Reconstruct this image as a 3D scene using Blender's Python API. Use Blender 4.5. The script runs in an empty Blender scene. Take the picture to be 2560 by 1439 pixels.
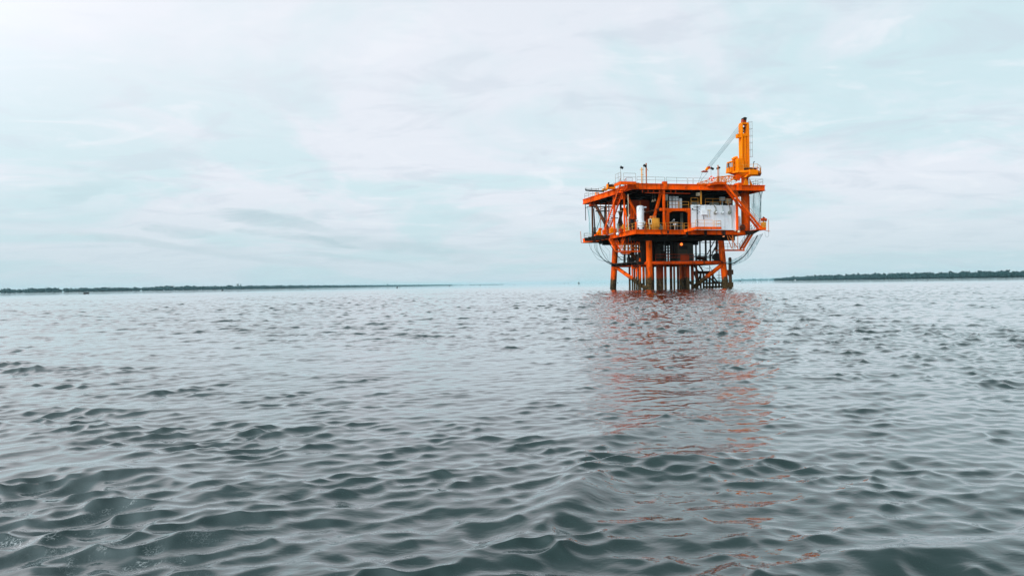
import bpy, math, random
import numpy as np
from mathutils import Vector, Matrix

random.seed(7)
rng = np.random.default_rng(29)
S = bpy.context.scene
COL = S.collection
R = math.radians

# ------------------------------------------------------------------ camera
F_PX, CX, CY, CAM_H = 1650.0, 1280.0, 719.5, 1.25      # focal length in pixels of the 2560 wide photograph
cam_d = bpy.data.cameras.new('camera')
cam_d.sensor_width = 36.0
cam_d.lens = 36.0 * F_PX / 2560.0
cam_d.clip_start = 0.1
cam_d.clip_end = 60000.0
cam = bpy.data.objects.new('camera', cam_d)
COL.objects.link(cam)
CAM_M = Matrix.Translation((0, 0, CAM_H)) @ Matrix.Rotation(R(90 - 0.31), 4, 'X') @ Matrix.Rotation(R(-0.905), 4, 'Z')
cam.matrix_world = CAM_M
S.camera = cam

# ------------------------------------------------------------------ sun, sky, exposure
SUN_V = Vector((-0.82, -0.57, 0.0)).normalized()
SUN_EL = R(36)
SUN_DIR = Vector((SUN_V.x * math.cos(SUN_EL), SUN_V.y * math.cos(SUN_EL), math.sin(SUN_EL)))
sun_d = bpy.data.lights.new('sun', 'SUN')
sun_d.energy = 1.5
sun_d.angle = R(12)
sun_d.color = (1.0, 0.90, 0.72)
sun = bpy.data.objects.new('sun', sun_d)
sun.rotation_euler = SUN_DIR.to_track_quat('Z', 'Y').to_euler()
COL.objects.link(sun)

S.view_settings.view_transform = 'Standard'
S.view_settings.look = 'None'
S.view_settings.gamma = 1.0
S.view_settings.exposure = 0.10
S.cycles.use_denoising = True
S.cycles.denoising_input_passes = 'RGB_ALBEDO_NORMAL'
S.cycles.denoising_prefilter = 'ACCURATE'
S.cycles.volume_bounces = 1
S.cycles.max_bounces = 8
S.cycles.transparent_max_bounces = 16


class NT:
    """small helper to write node trees"""
    def __init__(self, tree):
        self.t = tree
        tree.nodes.clear()

    def n(self, typ, ins=None, **kw):
        nd = self.t.nodes.new(typ)
        for k, v in kw.items():
            setattr(nd, k, v)
        for k, v in (ins or {}).items():
            s = nd.inputs[k]
            if hasattr(v, 'is_output') or isinstance(v, bpy.types.NodeSocket):
                self.t.links.new(v, s)
            else:
                s.default_value = v
        return nd

    def math(self, op, a, b=None, c=None, clamp=False):
        ins = {0: a}
        if b is not None: ins[1] = b
        if c is not None: ins[2] = c
        nd = self.n('ShaderNodeMath', ins, operation=op)
        nd.use_clamp = clamp
        return nd.outputs[0]

    def mix(self, fac, a, b, blend='MIX'):
        nd = self.n('ShaderNodeMix', data_type='RGBA', blend_type=blend)
        for i, v in ((0, fac), (6, a), (7, b)):
            if isinstance(v, bpy.types.NodeSocket):
                self.t.links.new(v, nd.inputs[i])
            else:
                nd.inputs[i].default_value = v if i == 0 else (*v, 1.0)[:4]
        return nd.outputs[2]

    def ramp(self, fac, stops, interp='LINEAR'):
        nd = self.n('ShaderNodeValToRGB', {0: fac})
        nd.color_ramp.interpolation = interp
        els = nd.color_ramp.elements
        while len(els) < len(stops): els.new(0.5)
        for e, (p, c) in zip(els, stops):
            e.position = p
            e.color = (c, c, c, 1) if isinstance(c, (int, float)) else (*c, 1)
        return nd.outputs[0]

    def noise(self, vec, scale, detail=4, rough=0.55, dist=0.0):
        nd = self.n('ShaderNodeTexNoise', {'Vector': vec, 'Scale': scale, 'Detail': detail, 'Roughness': rough, 'Distortion': dist})
        return nd.outputs[0]

    def maprange(self, v, a, b, c=0.0, d=1.0, smooth=True):
        nd = self.n('ShaderNodeMapRange', {0: v, 1: a, 2: b, 3: c, 4: d})
        if smooth: nd.interpolation_type = 'SMOOTHSTEP'
        return nd.outputs[0]


def build_world():
    w = bpy.data.worlds.new('World')
    S.world = w
    w.use_nodes = True
    t = NT(w.node_tree)
    sky = t.n('ShaderNodeTexSky', sky_type='NISHITA', sun_disc=False, sun_elevation=SUN_EL,
              sun_rotation=math.atan2(SUN_V.x, SUN_V.y), air_density=1.0, dust_density=2.0)
    bg_sky = t.n('ShaderNodeBackground', {'Color': sky.outputs[0], 'Strength': 0.08})
    d = t.n('ShaderNodeTexCoord').outputs['Generated']
    sep = t.n('ShaderNodeSeparateXYZ', {0: d})
    x, y, z = sep.outputs
    zc = t.math('MAXIMUM', z, 0.0)
    zp = t.math('ADD', zc, 0.16)
    px = t.math('DIVIDE', x, zp)
    py = t.math('DIVIDE', y, zp)
    flat = t.n('ShaderNodeCombineXYZ', {0: px, 1: py, 2: 0.0}).outputs[0]
    az = t.math('ARCTAN2', x, y)
    warp = t.noise(flat, 1.3, 3, 0.5)
    big = t.noise(flat, 0.75, 6, 0.58, 0.6)
    mid = t.noise(flat, 2.1, 6, 0.6, 0.4)
    # broad veil: pale cyan gaps between lavender white cloud
    veil = t.maprange(big, 0.42, 0.56)
    base = t.mix(veil, (0.635, 0.80, 0.85), (0.785, 0.83, 0.90))
    patch = t.maprange(mid, 0.50, 0.72)
    base = t.mix(t.math('MULTIPLY', patch, 0.40), base, (0.86, 0.885, 0.955))
    shade = t.noise(t.n('ShaderNodeMapping', {0: flat, 1: (3.1, 1.7, 0), 3: (0.9, 1.5, 1)}).outputs[0], 2.6, 6, 0.62, 0.8)
    base = t.mix(t.math('MULTIPLY', t.maprange(shade, 0.50, 0.66), 0.42), base, (0.60, 0.675, 0.76))
    base = t.mix(t.math('MULTIPLY', t.maprange(shade, 0.46, 0.30), 0.45), base, (0.90, 0.92, 0.97))
    # towards the horizon the cloud is thinner and greyer
    hz = t.maprange(zc, 0.0, 0.16, 1.0, 0.0)
    base = t.mix(t.math('MULTIPLY', hz, 0.62), base, (0.49, 0.645, 0.715))
    # lobe round the sun for the added glow; upper left sky whitened
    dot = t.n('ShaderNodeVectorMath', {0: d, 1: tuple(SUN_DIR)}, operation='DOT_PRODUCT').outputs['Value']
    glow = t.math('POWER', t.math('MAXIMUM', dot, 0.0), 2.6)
    left = t.maprange(az, -0.95, 0.25, 1.0, 0.0)
    high = t.maprange(zc, 0.10, 0.36)
    lift = t.math('MULTIPLY', t.math('MULTIPLY', left, high), 0.95)
    base = t.mix(lift, base, (0.91, 0.925, 0.985))
    # low grey streaks of cloud, each a soft ellipse in azimuth and elevation broken by noise
    streak = None
    wz = t.math('MULTIPLY', t.math('SUBTRACT', warp, 0.5), 0.035)
    wx = t.math('MULTIPLY', t.math('SUBTRACT', mid, 0.5), 0.30)
    for a0, e0, sa, se, amp in ((-0.348, 0.096, 0.062, 0.0085, 1.0), (-0.475, 0.080, 0.045, 0.006, 0.85),
                                (-0.185, 0.062, 0.125, 0.010, 0.70), (-0.078, 0.104, 0.050, 0.008, 0.60),
                                (-0.572, 0.128, 0.030, 0.020, 0.40), (-0.42, 0.052, 0.14, 0.005, 0.55), (-0.30, 0.068, 0.07, 0.005, 0.7), (-0.24, 0.040, 0.09, 0.004, 0.5),
                                (0.33, 0.175, 0.055, 0.013, 0.28), (0.22, 0.245, 0.05, 0.016, 0.22), (0.46, 0.185, 0.05, 0.013, 0.25)):
        da = t.math('DIVIDE', t.math('SUBTRACT', t.math('ADD', az, wx), a0), sa)
        el_tilt = t.math('MULTIPLY', t.math('SUBTRACT', az, a0), 0.13)
        de = t.math('DIVIDE', t.math('SUBTRACT', t.math('ADD', t.math('ADD', zc, wz), el_tilt), e0), se)
        rr = t.math('ADD', t.math('MULTIPLY', da, da), t.math('MULTIPLY', de, de))
        g = t.math('MULTIPLY', t.maprange(t.math('ADD', rr, t.math('MULTIPLY', t.math('SUBTRACT', shade, 0.5), 5.0)), 0.0, 2.2, 1.0, 0.0), amp)
        streak = g if streak is None else t.math('ADD', streak, g)
    streak = t.math('MULTIPLY', streak, t.maprange(mid, 0.36, 0.60, 0.45, 1.0), clamp=True)
    base = t.mix(t.math('MULTIPLY', streak, 0.60), base, (0.40, 0.565, 0.625))
    # unseen sky overhead, darkened so that steep wave faces reflect less light
    base = t.mix(t.math('MULTIPLY', t.maprange(zc, 0.42, 0.72), 0.85), base, (0.29, 0.39, 0.435))
    # glow added round the hidden sun, outside the frame, to light the platform
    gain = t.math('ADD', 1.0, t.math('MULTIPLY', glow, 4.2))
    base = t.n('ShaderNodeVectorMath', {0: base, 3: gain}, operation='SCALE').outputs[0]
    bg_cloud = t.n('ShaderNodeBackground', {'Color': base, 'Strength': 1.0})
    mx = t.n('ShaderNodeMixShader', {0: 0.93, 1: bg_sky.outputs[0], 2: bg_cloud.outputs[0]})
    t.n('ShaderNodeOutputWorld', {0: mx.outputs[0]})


build_world()

# ------------------------------------------------------------------ materials
MATS = {}


def principled(name, build):
    m = bpy.data.materials.new(name)
    m.use_nodes = True
    t = NT(m.node_tree)
    b = t.n('ShaderNodeBsdfPrincipled')
    out = t.n('ShaderNodeOutputMaterial', {0: b.outputs[0]})
    build(t, b, out)
    MATS[name] = m
    return m


def painted(name, col, rust=0.25, rough=0.55, rust_col=(0.10, 0.035, 0.012), scale=0.5, var=0.36, tide=None, metallic=0.0, spec=0.09):
    """paint with blotchy fading, rust spots, vertical runs, and (tide) a weed covered band above the water"""
    def f(t, b, out):
        pos = t.n('ShaderNodeNewGeometry').outputs['Position']
        st = t.n('ShaderNodeMapping', {0: pos, 3: (1.6 * scale, 1.6 * scale, 0.22 * scale)}).outputs[0]
        fade = t.noise(pos, 0.7 * scale, 4)
        fine = t.noise(pos, 5.0 * scale, 5, 0.65)
        runs = t.noise(st, 2.2, 5, 0.65)
        dark = tuple(c * (1 - var) for c in col)
        lite = tuple(min(1.0, c * (1 + var * 0.5)) for c in col)
        c = t.mix(t.maprange(fade, 0.3, 0.7), dark, lite)
        c = t.mix(t.math('MULTIPLY', t.maprange(runs, 0.50, 0.68), rust), c, rust_col)
        c = t.mix(t.math('MULTIPLY', t.maprange(fine, 0.62, 0.70), min(1.0, rust * 1.6)), c, tuple(q * 0.7 for q in rust_col))
        if tide is not None:
            z = t.n('ShaderNodeSeparateXYZ', {0: pos}).outputs[2]
            n2 = t.noise(t.n('ShaderNodeMapping', {0: pos, 3: (1.0, 1.0, 0.4)}).outputs[0], 1.3, 6, 0.7)
            zz = t.math('ADD', z, t.math('MULTIPLY', t.math('SUBTRACT', n2, 0.5), 3.4))
            band = t.maprange(zz, tide - 0.25, tide + 0.35, 1.0, 0.0)
            weed = t.mix(t.maprange(fine, 0.35, 0.7), (0.018, 0.014, 0.008), (0.085, 0.055, 0.022))
            c = t.mix(band, c, weed)
        t.t.links.new(c, b.inputs['Base Color'])
        b.inputs['Roughness'].default_value = rough
        b.inputs['Metallic'].default_value = metallic
        b.inputs['Specular IOR Level'].default_value = spec
        bp = t.n('ShaderNodeBump', {'Height': fine, 'Strength': 0.12, 'Distance': 0.05})
        t.t.links.new(bp.outputs[0], b.inputs['Normal'])
    return principled(name, f)


ORANGE = painted('orange_paint', (0.80, 0.086, 0.001), rust=0.8, spec=0.03)
BRACEP = painted('grimy_brace_paint', (0.60, 0.058, 0.003), rust=0.95, tide=1.75, spec=0.03)
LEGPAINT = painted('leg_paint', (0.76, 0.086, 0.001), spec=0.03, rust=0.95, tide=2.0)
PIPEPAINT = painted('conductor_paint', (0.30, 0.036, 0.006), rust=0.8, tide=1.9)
CRANE = painted('crane_paint', (0.82, 0.20, 0.001), rust=0.25, var=0.14, spec=0.03)
RUSTORANGE = painted('rusty_orange_paint', (0.42, 0.062, 0.004), rust=0.9, spec=0.03)
REDBROWN = painted('red_oxide_paint', (0.36, 0.042, 0.008), rust=0.5)
DARK = painted('dark_steel', (0.016, 0.016, 0.015), rust=0.4, rust_col=(0.05, 0.02, 0.01))
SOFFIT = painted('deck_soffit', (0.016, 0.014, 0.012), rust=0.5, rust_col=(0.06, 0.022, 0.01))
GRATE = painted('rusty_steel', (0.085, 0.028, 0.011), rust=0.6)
WHITE = painted('white_paint', (0.66, 0.71, 0.75), rust=0.28, rust_col=(0.30, 0.26, 0.22), var=0.10)
CREAM = painted('cream_paint', (0.60, 0.53, 0.38), rust=0.3, rust_col=(0.2, 0.12, 0.06))
PALEBLUE = painted('pale_blue_paint', (0.50, 0.58, 0.60), rust=0.3, rust_col=(0.2, 0.15, 0.1))
SHEDMET = painted('dull_shed_metal', (0.040, 0.042, 0.034), rust=0.4)
GREYGREEN = painted('grey_green_paint', (0.20, 0.22, 0.19), rust=0.4)
GALV = painted('galvanised_rail', (0.30, 0.30, 0.28), rust=0.3, rough=0.45)
YRAIL = painted('yellow_rail', (0.62, 0.27, 0.035), rust=0.4)
POLEBROWN = painted('weathered_orange', (0.48, 0.13, 0.03), rust=0.6)
BLACK = painted('black_rubber', (0.014, 0.015, 0.017), rust=0.0, rough=0.6)
ROPE = painted('teal_rope', (0.05, 0.12, 0.135), rust=0.0, rough=0.8)
TIMBER = painted('wet_timber', (0.055, 0.030, 0.018), rust=0.4, tide=0.9)
RINGRED = painted('ring_red', (0.62, 0.05, 0.03), rust=0.05)
RINGWHITE = painted('ring_white', (0.80, 0.78, 0.74), rust=0.05)
HULLDARK = painted('dark_hull', (0.018, 0.022, 0.026), rust=0.2, scale=0.3)
CONCRETE = painted('pale_concrete', (0.30, 0.36, 0.38), rust=0.2, scale=0.1, rust_col=(0.25, 0.22, 0.2))
ROOFGREY = painted('grey_roof_sheet', (0.36, 0.40, 0.42), rust=0.3, scale=0.1)


def _glass(t, b, out):
    b.inputs['Base Color'].default_value = (0.55, 0.65, 0.68, 1)
    b.inputs['Roughness'].default_value = 0.05
    b.inputs['Transmission Weight'].default_value = 1.0
    b.inputs['IOR'].default_value = 1.05
GLASS = principled('cab_glass', _glass)


def lamp_mat(name, col, s):
    def f(t, b, out):
        b.inputs['Base Color'].default_value = (*col, 1)
        b.inputs['Emission Color'].default_value = (*col, 1)
        b.inputs['Emission Strength'].default_value = s
    return principled(name, f)
LAMP_O = lamp_mat('lit_orange_lamp', (1.0, 0.15, 0.02), 2.6)
LAMP_W = lamp_mat('lit_cream_lamp', (1.0, 0.90, 0.62), 3.0)
LAMP_R = lamp_mat('lit_amber_lamp', (1.0, 0.36, 0.16), 2.5)


def _net(t, b, out):
    pos = t.n('ShaderNodeNewGeometry').outputs['Position']
    fold = t.noise(t.n('ShaderNodeMapping', {0: pos, 3: (1.6, 1.6, 0.25)}).outputs[0], 1.5, 4, 0.6)
    b.inputs['Base Color'].default_value = (0.20, 0.42, 0.46, 1)
    b.inputs['Roughness'].default_value = 0.9
    tr = t.n('ShaderNodeBsdfTransparent')
    fac = t.maprange(fold, 0.40, 0.72, 0.24, 0.62)
    mx = t.n('ShaderNodeMixShader', {0: fac, 1: tr.outputs[0], 2: b.outputs[0]})
    t.t.links.new(mx.outputs[0], out.inputs[0])
NET = principled('net_mesh', _net)


def foliage(name, a, c):
    def f(t, b, out):
        pos = t.n('ShaderNodeNewGeometry').outputs['Position']
        n1 = t.noise(pos, 0.09, 4, 0.6)
        n2 = t.noise(pos, 0.5, 4, 0.6)
        v = t.math('ADD', t.math('MULTIPLY', n1, 0.6), t.math('MULTIPLY', n2, 0.4))
        t.t.links.new(t.mix(t.maprange(v, 0.35, 0.65), a, c), b.inputs['Base Color'])
        b.inputs['Roughness'].default_value = 0.8
        b.inputs['Specular IOR Level'].default_value = 0.2
    return principled(name, f)
LEAF = foliage('mangrove_foliage', (0.003, 0.018, 0.021), (0.007, 0.034, 0.035))
BARK = painted('tree_bark', (0.06, 0.05, 0.04), rust=0.0)


def _water(t, b, out):
    pos = t.n('ShaderNodeNewGeometry').outputs['Position']
    silt = t.noise(pos, 0.05, 3)
    body = t.mix(t.maprange(silt, 0.3, 0.7), (0.009, 0.025, 0.025), (0.020, 0.026, 0.022))
    foam = t.n('ShaderNodeAttribute', attribute_name='foam').outputs['Fac']
    fw = t.n('ShaderNodeVectorMath', {0: pos, 1: t.n('ShaderNodeTexNoise', {'Vector': pos, 'Scale': 9.0, 'Detail': 3}).outputs[1]}, operation='ADD').outputs[0]
    vor = t.n('ShaderNodeTexVoronoi', {'Vector': fw, 'Scale': 11.0}, feature='DISTANCE_TO_EDGE').outputs[0]
    fn = t.noise(pos, 5.0, 5, 0.7)
    lace = t.math('MULTIPLY', t.maprange(vor, 0.02, 0.09, 1.0, 0.0), t.maprange(fn, 0.50, 0.62))
    fm = t.math('MULTIPLY', t.math('MULTIPLY', foam, lace), 0.42, clamp=True)
    t.t.links.new(t.mix(fm, body, (0.72, 0.76, 0.78)), b.inputs['Base Color'])
    t.t.links.new(t.maprange(fm, 0, 1, 0.02, 0.6, False), b.inputs['Roughness'])
    b.inputs['IOR'].default_value = 1.333
    st = t.n('ShaderNodeMapping', {0: pos, 2: (0, 0, R(8)), 3: (0.7, 1.3, 1.0)}).outputs[0]
    r1 = t.noise(st, 1.5, 4, 0.6, 0.3)
    r2 = t.noise(st, 7.0, 4, 0.6, 0.5)
    r3 = t.noise(t.n('ShaderNodeMapping', {0: pos, 2: (0, 0, R(8)), 3: (0.5, 1.5, 1.0)}).outputs[0], 17.0, 3, 0.6, 0.4)
    h = t.math('ADD', t.math('MULTIPLY', r1, 0.011), t.math('ADD', t.math('MULTIPLY', r2, 0.0042), t.math('MULTIPLY', r3, 0.0011)))
    bp = t.n('ShaderNodeBump', {'Height': h, 'Strength': 1.0, 'Distance': 1.0})
    t.t.links.new(bp.outputs[0], b.inputs['Normal'])
    # second reflecting layer, added to brighten the grazing sky reflection on the river
    b.inputs['Coat Weight'].default_value = 1.0
    b.inputs['Coat IOR'].default_value = 1.33
    b.inputs['Coat Roughness'].default_value = 0.02
    t.t.links.new(bp.outputs[0], b.inputs['Coat Normal'])
WATER = principled('river_water', _water)

# ------------------------------------------------------------------ water
def build_water():
    th = np.concatenate([np.linspace(-math.pi, -R(56), 26)[:-1], np.linspace(-R(56), R(56), 1250), np.linspace(R(56), math.pi, 26)[1:-1]])
    rs = [0.35]
    while rs[-1] < 15000:
        r = rs[-1]
        if r < 22: dr = max(0.013, 0.0045 * r)
        elif r < 190: dr = 0.099 + (r - 22) * 0.0014
        else: dr = 0.335 * (r / 190) ** 2.1
        rs.append(r + dr)
    rs = np.array(rs)
    nr, nt = len(rs), len(th)
    dr = np.gradient(rs)
    dth = 112 / 1250 * math.pi / 180
    rr, tt = np.meshgrid(rs, th, indexing='ij')
    X = (rr * np.sin(tt)).astype(np.float32)
    Y = (rr * np.cos(tt)).astype(np.float32)
    DX = np.zeros_like(X); DY = np.zeros_like(X); Z = np.zeros_like(X)
    dense = (np.abs(tt) <= R(56.2)).astype(np.float32)
    edge = np.clip((R(56) - np.abs(tt)) / R(4), 0, 1).astype(np.float32)
    DRr = dr[:, None].astype(np.float32); RT = (rs * dth)[:, None].astype(np.float32)
    # slow patches: gusts and slicks
    patch = np.zeros_like(X)
    for i in range(9):
        a = rng.uniform(0, math.pi); k = 2 * math.pi / (rng.uniform(5, 28)); ph = rng.uniform(0, 6.28)
        patch += np.sin(k * (X * math.cos(a) + Y * math.sin(a)) + ph).astype(np.float32)
    grp = np.zeros_like(X)
    for i in range(14):
        a = R(-80) + rng.normal(0, 0.9); k = 2 * math.pi / (rng.uniform(0.5, 2.6)); ph = rng.uniform(0, 6.28)
        grp += np.sin(k * (X * math.cos(a) + Y * math.sin(a)) + ph).astype(np.float32)
    grp /= math.sqrt(7)
    patch = (1.0 + 0.10 * patch) * np.exp(0.34 * grp - 0.10)
    patch += 0.5 * np.exp(-((X + 2.1) / 1.1) ** 2 - ((Y - 3.4) / 0.9) ** 2)
    patch = np.clip(patch, 0.3, 1.6)
    N = 150
    lam = np.exp(np.linspace(math.log(0.085), math.log(2.2), N)) * rng.uniform(0.95, 1.05, N)
    ang = R(-80) + rng.normal(0, R(38), N)
    slope = 0.0405 * np.exp(-(np.log(lam / 0.21) / 0.72) ** 2) + 0.0120 * np.exp(-(np.log(lam / 0.85) / 0.5) ** 2) + 0.0030 + 0.0075 * (lam < 0.20)
    for i in range(N):
        k = 2 * math.pi / lam[i]
        a = slope[i] / k
        cx_, cy_ = math.cos(ang[i]), math.sin(ang[i])
        kmax_r = np.abs(np.sin(tt[0]) * cx_ + np.cos(tt[0]) * cy_)[None, :].astype(np.float32)
        sp = np.sqrt((DRr * kmax_r) ** 2 + (RT ** 2) * (1 - kmax_r ** 2))
        w = np.clip((lam[i] / sp - 2.2) / 1.8, 0, 1)
        rows = np.where(w.max(axis=1) > 0)[0]
        if len(rows) == 0: continue
        e = rows[-1] + 1
        ph = (k * (X[:e] * cx_ + Y[:e] * cy_) + rng.uniform(0, 6.283)).astype(np.float32)
        # away from the lee of the boat the wind has raised the half metre chop higher
        bst = 1.0 + (0.75 if 0.30 < lam[i] < 1.5 else 0.0) * np.clip((rr[:e] - 9) / 26, 0, 1).astype(np.float32)
        wa = w[:e] * patch[:e] * a * bst
        sn = np.sin(ph); cs = np.cos(ph)
        Z[:e] += wa * cs
        DX[:e] -= 1.15 * wa * cx_ * sn
        DY[:e] -= 1.15 * wa * cy_ * sn
    Z *= edge; DX *= edge; DY *= edge
    # wash of the boat the photograph is taken from: short steep ridges close by, on the left and the right
    def ridge(x0, y0, x1, y1, h, wdt):
        vx, vy = x1 - x0, y1 - y0
        L = math.hypot(vx, vy); vx /= L; vy /= L
        s = (X - x0) * vx + (Y - y0) * vy
        q = -(X - x0) * vy + (Y - y0) * vx + 0.05 * np.sin(3.1 * s + x0)
        win = 1 / (1 + np.exp(-(s + 0.1) * 7)) / (1 + np.exp((s - L) * 7))
        return 0.6 * h * win * np.exp(-(q / wdt) ** 2) * (1 + 0.25 * np.sin(5.3 * s + y0))
    for a in ((-3.3, 4.55, -1.6, 4.20, 0.07, 0.18), (-2.9, 3.75, -1.25, 3.55, 0.055, 0.17), (-2.3, 3.15, -0.9, 3.30, 0.045, 0.16),
              (-1.7, 2.75, -0.2, 2.95, 0.03, 0.14), (0.0, 3.25, 0.62, 4.45, 0.105, 0.17), (0.55, 4.5, 1.5, 4.62, 0.085, 0.18), (0.15, 4.9, 1.6, 6.0, 0.05, 0.2), 
              (0.75, 2.75, 2.6, 3.05, 0.055, 0.15), (-4.6, 9.0, -1.5, 9.6, 0.04, 0.25)):
        Z += ridge(*a).astype(np.float32)
    foam = np.zeros_like(X)
    for fx, fy, sx, sy, am in ((-2.25, 3.25, 0.55, 0.10, 1.0), (-1.75, 3.02, 0.40, 0.08, 0.8), (-2.6, 3.75, 0.6, 0.10, 0.6),
                               (-1.5, 2.75, 0.5, 0.07, 0.5)):
        foam += am * np.exp(-((X - fx) / sx) ** 2 - ((Y - fy) / sy) ** 2)
    foam = np.clip(foam, 0, 1)
    co = np.stack([X + DX, Y + DY, Z], axis=-1).reshape(-1, 3)
    idx = np.arange(nr * nt).reshape(nr, nt)
    nxt = np.roll(idx, -1, axis=1)
    q = np.stack([idx[:-1], idx[1:], nxt[1:], nxt[:-1]], axis=-1).reshape(-1, 4)[:, ::-1]
    nq = len(q)
    me = bpy.data.meshes.new('water')
    me.vertices.add(len(co)); me.vertices.foreach_set('co', co.astype(np.float32).ravel())
    me.loops.add(nq * 4); me.loops.foreach_set('vertex_index', q.astype(np.int32).ravel())
    me.polygons.add(nq)
    me.polygons.foreach_set('loop_start', np.arange(0, nq * 4, 4, dtype=np.int32))
    me.polygons.foreach_set('loop_total', np.full(nq, 4, dtype=np.int32))
    me.polygons.foreach_set('use_smooth', np.ones(nq, dtype=bool))
    at = me.attributes.new('foam', 'FLOAT', 'POINT')
    at.data.foreach_set('value', foam.astype(np.float32).ravel())
    me.update(calc_edges=True)
    if me.polygons[nq // 2].normal.z < 0:
        me.flip_normals()
    me.materials.append(WATER)
    o = bpy.data.objects.new('water', me)
    COL.objects.link(o)
    o['kind'] = 'structure'
build_water()

# ------------------------------------------------------------------ mesh building helpers
class MB:
    """collects faces; build() links them as one mesh object"""
    def __init__(self):
        self.v = []; self.f = []; self.sm = []

    def add(self, vs, fs, smooth=False):
        o = len(self.v)
        self.v += [tuple(p) for p in vs]
        self.f += [tuple(i + o for i in f) for f in fs]
        self.sm += [smooth] * len(fs)
        return self

    def box(self, a, b):
        x0, x1 = sorted((a[0], b[0])); y0, y1 = sorted((a[1], b[1])); z0, z1 = sorted((a[2], b[2]))
        vs = [(x0, y0, z0), (x1, y0, z0), (x1, y1, z0), (x0, y1, z0), (x0, y0, z1), (x1, y0, z1), (x1, y1, z1), (x0, y1, z1)]
        return self.add(vs, [(0, 3, 2, 1), (4, 5, 6, 7), (0, 1, 5, 4), (1, 2, 6, 5), (2, 3, 7, 6), (3, 0, 4, 7)])

    def cbox(self, c, sx, sy, sz):
        """box standing on c"""
        return self.box((c[0] - sx / 2, c[1] - sy / 2, c[2]), (c[0] + sx / 2, c[1] + sy / 2, c[2] + sz))

    @staticmethod
    def frame(a, b, up=(0, 0, 1)):
        a = Vector(a); b = Vector(b)
        d = (b - a).normalized()
        u = Vector(up)
        if abs(d.dot(u)) > 0.98: u = Vector((0, 1, 0))
        s = d.cross(u).normalized()
        n = s.cross(d).normalized()
        return a, b, d, s, n

    def beam(self, a, b, w, h):
        a, b, d, s, n = self.frame(a, b)
        vs = []
        for p in (a, b):
            for i, j in ((-1, -1), (1, -1), (1, 1), (-1, 1)):
                vs.append(p + s * (i * w / 2) + n * (j * h / 2))
        return self.add(vs, [(0, 1, 2, 3), (7, 6, 5, 4), (0, 4, 5, 1), (1, 5, 6, 2), (2, 6, 7, 3), (3, 7, 4, 0)])

    def ibeam(self, a, b, w, h, tf=0.08, tw=0.06):
        """I section: web and two flanges; a and b on the top surface"""
        a = Vector(a); b = Vector(b); z = Vector((0, 0, 1))
        self.beam(a - z * (tf / 2), b - z * (tf / 2), w, tf)
        self.beam(a - z * (h - tf / 2), b - z * (h - tf / 2), w, tf)
        self.beam(a - z * (h / 2), b - z * (h / 2), tw, h - 2 * tf)
        return self

    def tube(self, a, b, r, r2=None, n=8, caps=True):
        r2 = r if r2 is None else r2
        a, b, d, s, t = self.frame(a, b)
        vs = []
        for p, q in ((a, r), (b, r2)):
            for i in range(n):
                w = 2 * math.pi * i / n
                vs.append(p + s * (math.cos(w) * q) + t * (math.sin(w) * q))
        self.add(vs, [(i, (i + 1) % n, n + (i + 1) % n, n + i) for i in range(n)], True)
        if caps:
            self.add(vs[:n], [tuple(range(n))[::-1]]); self.add(vs[n:], [tuple(range(n))])
        return self

    def path(self, pts, r, n=6):
        pts = [Vector(p) for p in pts]
        rings = []
        for i, p in enumerate(pts):
            d = (pts[min(i + 1, len(pts) - 1)] - pts[max(i - 1, 0)]).normalized()
            u = Vector((0, 0, 1)) if abs(d.z) < 0.95 else Vector((0, 1, 0))
            s = d.cross(u).normalized(); t = s.cross(d)
            rings.append([p + s * (math.cos(2 * math.pi * k / n) * r) + t * (math.sin(2 * math.pi * k / n) * r) for k in range(n)])
        vs = [v for rg in rings for v in rg]
        fs = []
        for i in range(len(pts) - 1):
            for k in range(n):
                fs.append((i * n + k, i * n + (k + 1) % n, (i + 1) * n + (k + 1) % n, (i + 1) * n + k))
        fs += [tuple(range(n))[::-1], tuple(range((len(pts) - 1) * n, len(pts) * n))]
        return self.add(vs, fs, True)

    def prism(self, poly, z0, z1):
        n = len(poly)
        area = sum(poly[i][0] * poly[(i + 1) % n][1] - poly[(i + 1) % n][0] * poly[i][1] for i in range(n))
        if area < 0: poly = poly[::-1]
        vs = [(p[0], p[1], z0) for p in poly] + [(p[0], p[1], z1) for p in poly]
        fs = [tuple(range(n))[::-1], tuple(range(n, 2 * n))] + [(i, (i + 1) % n, n + (i + 1) % n, n + i) for i in range(n)]
        return self.add(vs, fs)

    def plate(self, pts, nrm, th):
        """polygon given by 3-D points, thickened along nrm"""
        n = len(pts); k = Vector(nrm).normalized() * th
        vs = [Vector(p) for p in pts] + [Vector(p) + k for p in pts]
        return self.add(vs, [tuple(range(n))[::-1], tuple(range(n, 2 * n))] + [(i, (i + 1) % n, n + (i + 1) % n, n + i) for i in range(n)])

    def lathe(self, c, prof, n=20):
        """prof: (radius, height) pairs from the bottom up, about a vertical axis through c"""
        c = Vector(c); vs = []
        for r, h in prof:
            for i in range(n):
                w = 2 * math.pi * i / n
                vs.append(c + Vector((math.cos(w) * r, math.sin(w) * r, h)))
        fs = []
        for j in range(len(prof) - 1):
            for i in range(n):
                fs.append((j * n + i, j * n + (i + 1) % n, (j + 1) * n + (i + 1) % n, (j + 1) * n + i))
        self.add(vs, fs, True)
        self.add(vs[:n], [tuple(range(n))[::-1]]); self.add(vs[-n:], [tuple(range(n))])
        return self

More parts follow.
